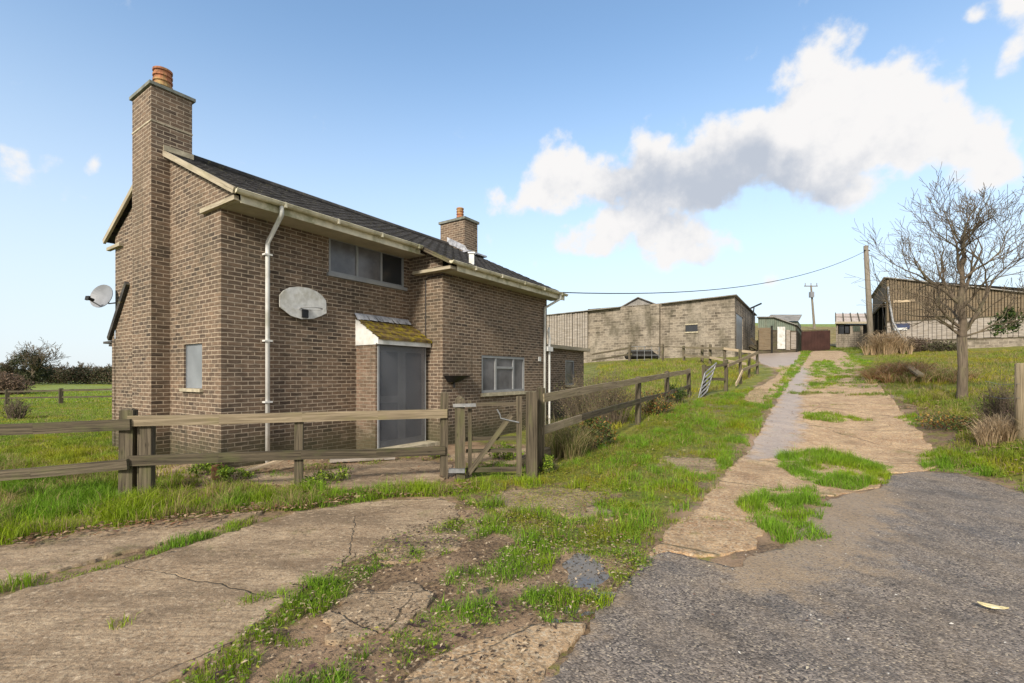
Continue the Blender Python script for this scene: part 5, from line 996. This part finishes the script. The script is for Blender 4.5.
# ------------------------------------------------------------------ poles and wires
pb, ptp = at(871.5, 33.5), pz(865.8, 246, 34.2); up_ = thing('utility_pole', pb, 'tall leaning wooden pole beside the slatted barn carrying the cable', 'utility pole')
m = MB(); m.tube([pb-Vector((0, 0, .3)), pb.lerp(ptp, .5), ptp], [.20, .17, .145], 12); m.build('shaft', M['polewood'], up_, True)
m = MB(); m.tube([ptp+Vector((-.2, -.1, -.35)), ptp+Vector((.2, -.1, -.35))], .05, 6); m.tube([ptp+Vector((.25, -.2, -.8)), pb.lerp(ptp, .5)+Vector((.7, -.2, 0)), pb+Vector((1.1, -.2, .3))], .02, 4); m.build('stay_wire', M['black'], up_)
pb2 = at(814.5, 78); pt2 = pz(811, 285.5, 78); up2 = thing('electricity_pole', pb2, 'distant electricity pole with a crossarm on the grass bank', 'utility pole')
m = MB(); m.tube([pb2, pt2], [.2, .13], 8); m.build('shaft', M['polewood'], up2); m = MB(); m.beam(pt2+Vector((-1.1, 0, -.1)), pt2+Vector((1.1, 0, -.1)), .14, .14); m.build('crossarm', M['polewood'], up2)
m = MB(); m.beam(pt2+Vector((-.1, -.3, -2.0)), pt2+Vector((-.1, -.3, -1.1)), .6, .5)
for x in (-.95, 0, .95): m.tube([pt2+Vector((x, 0, 0)), pt2+Vector((x, 0, .4))], .07, 6)
m.build('transformer', M['dish'], up2)
def wire(a, b, sag, r, label):
    m_ = MB(); m_.tube([a.lerp(b, i/24)-Vector((0, 0, sag*4*(i/24)*(1-i/24))) for i in range(25)], r, 4); return tag(m_.build('overhead_cable', M['black']), label, 'cable')
we = HP(9.38, -1.2, 4.22)
wire(we, ptp+Vector((0, 0, -.35)), .95, .016, 'black overhead cable sagging from the house eave to the leaning pole')
# ------------------------------------------------------------------ trees
def tree(name, label, base, H, spread, trunk_h, tr, seed, levels=5, rad_min=.006, bias=None, kids=(3, 4), cat='tree', group=None, twig='twig'):
    r_ = random.Random(seed); t = thing(name, base, label, cat, group); tm = MB(); cm = MB()
    top = base+Vector((r_.gauss(0, .05), r_.gauss(0, .05), trunk_h)); tm.tube([base-Vector((0, 0, .2)), base+Vector((0, 0, .1)), base.lerp(top, .5)+Vector((.03, 0, 0)), top], [tr*1.4, tr*1.08, tr*.95, tr*.98], 12)
    lead = [top, top+Vector((.03, 0, .45)), top+Vector((-.03, .03, .95)), top+Vector((.02, 0, 1.5)), top+Vector((0, 0, 2.1))]
    if bias and len(bias[0]) > 4: cm.tube(lead, [tr*.95, tr*.8, tr*.66, tr*.52, tr*.4], 9, False)
    def grow(p, d, L, r, lv):
        n_ = 5 if lv > 2 else 4; pts = [p]; rr = [r]; q = p.copy(); dd = d.copy(); nodes = []
        for i in range(n_):
            dd = (dd+Vector((r_.gauss(0, .17), r_.gauss(0, .17), r_.gauss(.05, .11)))).normalized(); q = q+dd*L/n_; pts.append(q.copy()); rr.append(max(rad_min*.6, r*(1-.62*(i+1)/n_))); nodes.append((q.copy(), dd.copy(), rr[-1]))
        cm.tube(pts, rr, 8 if lv >= levels-1 else 5 if lv > 2 else 3, False)
        if lv <= 0: return
        k = r_.randint(*kids)
        for i in range(k):
            f = nodes[min(n_-1, int((i+1)/k*n_))] if i < k-1 else nodes[-1]
            ax_ = Vector((r_.gauss(0, 1), r_.gauss(0, 1), r_.gauss(0, 1))); ax_ = (ax_-f[1]*ax_.dot(f[1])).normalized(); an = R(r_.uniform(22, 58)) if i < k-1 else R(r_.uniform(5, 25))
            nd = (f[1]*math.cos(an)+ax_*math.sin(an)); nd = (nd+Vector((0, 0, .12))).normalized()
            grow(f[0], nd, L*r_.uniform(.55, .8), min(f[2]*.95, r*.62), lv-1)
    for bb_ in bias:
        az, el, Lf, rf = bb_[:4]; d = Vector((math.cos(R(az))*math.cos(R(el)), math.sin(R(az))*math.cos(R(el)), math.sin(R(el))))
        if len(bb_) > 4:
            f_ = bb_[4]; st = lead[0].lerp(lead[-1], 0); k_ = f_*(len(lead)-1); i_ = min(int(k_), len(lead)-2); st = lead[i_].lerp(lead[i_+1], k_-i_)
        else: st = top-Vector((0, 0, trunk_h*.06*r_.random()))
        grow(st, d, spread*Lf, tr*rf, levels)
    tm.build('trunk', M['bark'], t, True); cm.build('crown', M[twig], t, False); return t
p = at(962, 13.6)
btree = tree('bare_tree', 'leafless spreading tree with a mossy trunk on the right bank', p, 7, 1.42, 1.75, .12, 5, 4, .0085,
     [(120, 85, .7, .5, 1.0), (20, 58, .95, .36, .95), (165, 62, .85, .36, .85), (-60, 55, .8, .3, .8), (8, 50, 1.15, .42, .6), (178, 49, .95, .42, .5), (100, 50, .9, .33, .5), (-110, 45, .8, .3, .4), (184, 36, .92, .4, .14), (-4, 36, 1.25, .5, .1), (60, 40, 1.0, .35, .2), (-40, 28, .75, .28, .05), (196, 22, .5, .24, .0), (-12, 14, .7, .26, .0), (150, 30, .8, .25, .05), (-150, 25, .6, .2, .1)], kids=(3, 4))
v, cc = leafcloud(at(1003, 13.6, zat(325, 13.6)), (.42, .4, .5), 900, .04, DKG, .1, 10); npmesh('ivy', v, np.arange(len(v)).reshape(-1, 4), np.zeros((0, 3), int), M['leaf'], colors=cc, parent=btree)
def ivytree(px, d, topy, label, seed, wd=1.0, name='ivy_tree', dens=1.0):
    b = at(px, d); H = zat(topy, d)-b.z
    t = tree(name, label, b, H, H*.26, H*.28, H*.035, seed, 4, .05, [(90, 82, 1.2, .7), (180, 50, 1.2*wd, .6), (0, 50, 1.2*wd, .6), (200, 20, 1.1*wd, .5), (-20, 20, 1.1*wd, .5), (270, 55, 1, .5), (40, 60, 1, .5)])
    n_ = int(4600*dens)
    if n_:
        v, cc = leafcloud((b.x, b.y, b.z+H*.40), (H*.34*wd, H*.3, H*.38), n_, H*.020, [(.045, .055, .025), (.065, .07, .03), (.03, .038, .018)], .1, 26); npmesh('foliage', v, np.arange(len(v)).reshape(-1, 4), np.zeros((0, 3), int), M['leaf'], colors=cc, parent=t)
ivytree(33, 92, 340, 'large dark ivy-clad tree beyond the field left of the house', 3, 1.0)
ivytree(8, 95, 356, 'smaller dark tree at the far left edge behind the brown bush', 9, .8)
ivytree(58, 105, 363, 'small bushy tree between the ivy-clad tree and the hedge', 14, 1.2, dens=.5)
for i, (px, d, ty, lb_) in enumerate(((82, 120, 362, 'bare hedgerow tree left of the pair over the hedge'), (97, 118, 365, 'bare hedgerow tree nearest the house over the hedge'), (110, 118, 363, 'bare hedgerow tree half hidden by the house gable'))):
    b = at(px, d); H = zat(ty, d)-b.z; tree('hedgerow_tree', lb_, b, H, H*.3, H*.25, H*.03, 20+i, 4, .05, [(90, 80, 1, .7), (180, 45, 1.1, .5), (0, 45, 1.1, .5), (250, 50, 1, .5), (150, 65, 1, .5)], group='bare trees over the hedge')
# hedge
def hedge():
    P_ = []; t = None
    a = at(40, 104); b = at(130, 96); t = thing('hedge', a.lerp(b, .5), 'long low dark hedge along the far edge of the green field', 'hedge'); n_ = 26000
    f = rng.random(n_); u_ = rng.random(n_)**.6; hh = 2.3+1.6*vn(f*100, f*0, .3, 5)
    x = a.x+(b.x-a.x)*(f*1.6-.5)+rng.normal(size=n_)*.4; y = a.y+(b.y-a.y)*(f*1.6-.5)+rng.normal(size=n_)*.9; z = terr(x, y)+u_*hh
    p_ = np.stack([x, y, z], 1); A = rng.normal(size=(n_, 3)); A /= np.linalg.norm(A, axis=1)[:, None]; B = np.cross(A, rng.normal(size=(n_, 3))); B /= np.linalg.norm(B, axis=1)[:, None]; s = .17
    v_ = np.stack([p_-A*s, p_-B*s*.6, p_+A*s, p_+B*s*.6], 1).reshape(-1, 3); c_ = np.array([(.05, .05, .03), (.085, .065, .04), (.05, .065, .025), (.12, .09, .055)])[rng.integers(0, 4, n_)]*(.7+.6*rng.random((n_, 1)))
    npmesh('foliage', v_, np.arange(len(v_)).reshape(-1, 4), np.zeros((0, 3), int), M['leaf'], colors=np.repeat(np.concatenate([c_, np.ones((n_, 1))], 1), 4, 0), parent=t)
hedge()
p = at(-6, 52); bush('brown_bush', 'rounded leafless brown bush at the left edge beyond the far fence', 'bush', (p.x, p.y, p.z+.9), (3.6, 2.2, 1.6), 9000, .10, [(.17, .11, .075), (.22, .15, .10), (.12, .085, .06)], 420, .022, h=2.6, shell=.3)
# ------------------------------------------------------------------ world
wd_ = bpy.data.worlds.new('World'); sc.world = wd_; wd_.use_nodes = True; nt = wd_.node_tree; nt.nodes.clear()
SUN_AZ = math.atan2(-.40, -.92); SUN_EL = R(31)
class WN(NT):
    def __init__(s, tree): s.t = tree; s.n = tree.nodes
g = bpy.data.node_groups.new('cloud_field', 'ShaderNodeTree'); g.interface.new_socket('Vector', in_out='INPUT', socket_type='NodeSocketVector'); g.interface.new_socket('Density', in_out='OUTPUT', socket_type='NodeSocketFloat')
G = WN(g); gi = g.nodes.new('NodeGroupInput'); go = g.nodes.new('NodeGroupOutput')
def dirv(px, py): return Vector(((px-CX)/F, 1, (HZ-py)/F)).normalized()
CL = [(815, 66, 42, 1), (850, 95, 50, 1), (895, 108, 50, 1), (940, 122, 48, 1), (982, 150, 36, 1), (1004, 170, 20, .8), (830, 128, 52, 1), (780, 140, 50, 1), (735, 158, 44, 1), (690, 172, 42, 1), (652, 140, 30, 1), (560, 172, 38, 1.05), (528, 196, 32, .9), (600, 190, 38, .85), (645, 192, 38, 1), (705, 198, 36, .85), (820, 178, 42, .9), (850, 200, 24, .7), (875, 150, 45, .8), (930, 158, 34, .8), (492, 202, 18, .6),
      (572, 240, 18, .9), (600, 238, 24, 1.1), (632, 236, 28, 1.25), (672, 243, 28, 1.25), (708, 246, 24, 1.15), (730, 252, 14, .8), (560, 250, 20, .6), (535, 262, 18, .5), (490, 238, 20, .4), (766, 284, 13, .8),
      (1012, 8, 26, .9), (962, 26, 13, .9), (1035, 45, 30, .8), (73, 196, 19, 1.0), (60, 198, 12, .8), (8, 166, 18, .9), (2, 145, 15, .9), (97, 170, 11, .9), (45, 157, 12, .7), (745, 60, 18, .4), (668, 32, 10, .6)]
for i, (a_, el_, r_) in enumerate([(195, 35, .55), (230, 20, .6), (270, 30, .6), (305, 25, .55), (335, 35, .5), (250, 60, .5), (300, 65, .45), (190, 65, .4), (270, 5, .5), (220, 0, .5), (320, 5, .5)]):  # unseen cloud cover behind the camera, added to make the sky light less blue
    CL.append((a_, el_, r_, None))
SHZ = [(625, 188, 34, .8), (680, 190, 42, 1), (735, 185, 40, 1), (790, 195, 36, .9), (835, 200, 26, .6), (760, 160, 24, .35), (640, 262, 22, .5), (700, 262, 20, .5), (590, 255, 16, .4), (900, 165, 26, .25), (550, 205, 22, .35)]
acc = None
sz = G.mp(gi.outputs[0], (1, 1, 1.15))
for a_, b_, r_, w_ in CL:
    if w_ is None: d = Vector((math.cos(R(a_))*math.cos(R(b_)), math.sin(R(a_))*math.cos(R(b_)), math.sin(R(b_)))); rr = r_; w_ = .9
    else:
        d = dirv(a_, b_); rr = r_/F*d.y*.96; w_ = w_*(.85 if r_ < 25 else 1)
    
    vm = G.n.new('ShaderNodeVectorMath'); vm.operation = 'DISTANCE'; G.l(sz, vm.inputs[0]); vm.inputs[1].default_value = (d.x, d.y, d.z*1.15)
    f_ = G.ramp(vm.outputs['Value'], 0, rr*1.55, w_, 0); acc = f_ if acc is None else G.math('ADD', acc, f_)
acc = G.math('MINIMUM', acc, 1.5); G.l(acc, go.inputs[0])
Wn = WN(nt); co = nt.nodes.new('ShaderNodeTexCoord').outputs['Generated']
def cloud(vec):
    gn = nt.nodes.new('ShaderNodeGroup'); gn.node_tree = g; nt.links.new(vec, gn.inputs[0]); return gn.outputs[0]
w1 = Wn.vmath('SUBTRACT', Wn.noise(co, 9, 3, .55, out='Color'), (.5, .5, .5)); wsc = nt.nodes.new('ShaderNodeVectorMath'); wsc.operation = 'SCALE'; nt.links.new(w1, wsc.inputs[0]); wsc.inputs['Scale'].default_value = .09
cv = Wn.vmath('ADD', co, wsc.outputs[0])
zone = None
for a_, b_, r_, w_ in SHZ:
    d = dirv(a_, b_); vm = nt.nodes.new('ShaderNodeVectorMath'); vm.operation = 'DISTANCE'; nt.links.new(cv, vm.inputs[0]); vm.inputs[1].default_value = tuple(d)
    f_ = Wn.ramp(vm.outputs['Value'], 0, r_/F*d.y*1.7, w_, 0); zone = f_ if zone is None else Wn.math('ADD', zone, f_)
fb = Wn.math('MULTIPLY', Wn.math('SUBTRACT', Wn.noise(co, 19, 8, .6), .5), 2.0); fb2 = Wn.math('MULTIPLY', Wn.math('SUBTRACT', Wn.vor(cv, 24, 'F1'), .4), -.35)
dn = Wn.math('ADD', Wn.math('ADD', cloud(cv), fb), fb2)
alpha = Wn.ramp(dn, .32, 1.0)
cu = Wn.vmath('ADD', co, (-.012, -.006, .03)); fbu = Wn.math('MULTIPLY', Wn.math('SUBTRACT', Wn.noise(cu, 19, 5, .55), .5), 2.0)
below = cloud(Wn.vmath('ADD', cv, (0, 0, .045)))
puff = Wn.math('MULTIPLY', Wn.math('SUBTRACT', fbu, fb), 1.0)
shade = Wn.ramp(Wn.math('ADD', Wn.math('ADD', Wn.math('MULTIPLY', zone, .75), Wn.math('MULTIPLY', puff, .55)), Wn.math('MULTIPLY', below, .12)), .12, 1.15)
ccol = Wn.mix(shade, (.475, .468, .465), (.27, .295, .34))
sky = nt.nodes.new('ShaderNodeTexSky'); sky.sky_type = 'NISHITA'; sky.sun_disc = False; sky.sun_elevation = SUN_EL; sky.sun_rotation = SUN_AZ % (2*math.pi); sky.air_density = 1.0; sky.dust_density = .6; sky.ozone_density = 1.5; sky.altitude = 100
SKS = .15
bgc = Wn.mix(1.0, sky.outputs[0], (SKS*.86, SKS*.92, SKS*.90), 'MULTIPLY')
sepz = nt.nodes.new('ShaderNodeSeparateXYZ'); nt.links.new(co, sepz.inputs[0])
hzf = Wn.ramp(sepz.outputs[2], -.02, .62, .9, 0)
bgc = Wn.mix(hzf, bgc, (.39, .43, .47))
final = Wn.mix(alpha, bgc, ccol)
bg = nt.nodes.new('ShaderNodeBackground'); nt.links.new(final, bg.inputs[0]); bg.inputs[1].default_value = 1.0; wo = nt.nodes.new('ShaderNodeOutputWorld'); nt.links.new(bg.outputs[0], wo.inputs[0])
# sun
sl = bpy.data.lights.new('sun', 'SUN'); sl.energy = 2.7; sl.angle = R(9); sl.color = (1, .92, .80); so = bpy.data.objects.new('sun', sl); COL.objects.link(so)
sd = Vector((math.sin(SUN_AZ)*math.cos(SUN_EL), math.cos(SUN_AZ)*math.cos(SUN_EL), math.sin(SUN_EL))); so.rotation_euler = sd.to_track_quat('Z', 'Y').to_euler()
# camera
cam = bpy.data.cameras.new('camera'); co_ = bpy.data.objects.new('camera', cam); COL.objects.link(co_); sc.camera = co_
co_.location = (0, 0, EYE); co_.rotation_euler = (R(90), 0, 0); cam.sensor_width = 36; cam.lens = 36*F/1024; cam.shift_y = (HZ-341.5)/1024; cam.clip_start = .05; cam.clip_end = 6000
sc.view_settings.view_transform = 'Standard'; sc.view_settings.look = 'None'; sc.view_settings.gamma = 1; sc.view_settings.exposure = 1.0
sc.render.film_transparent = False
sc.cycles.max_bounces = 4; sc.cycles.transparent_max_bounces = 8
sc.cycles.use_denoising = True
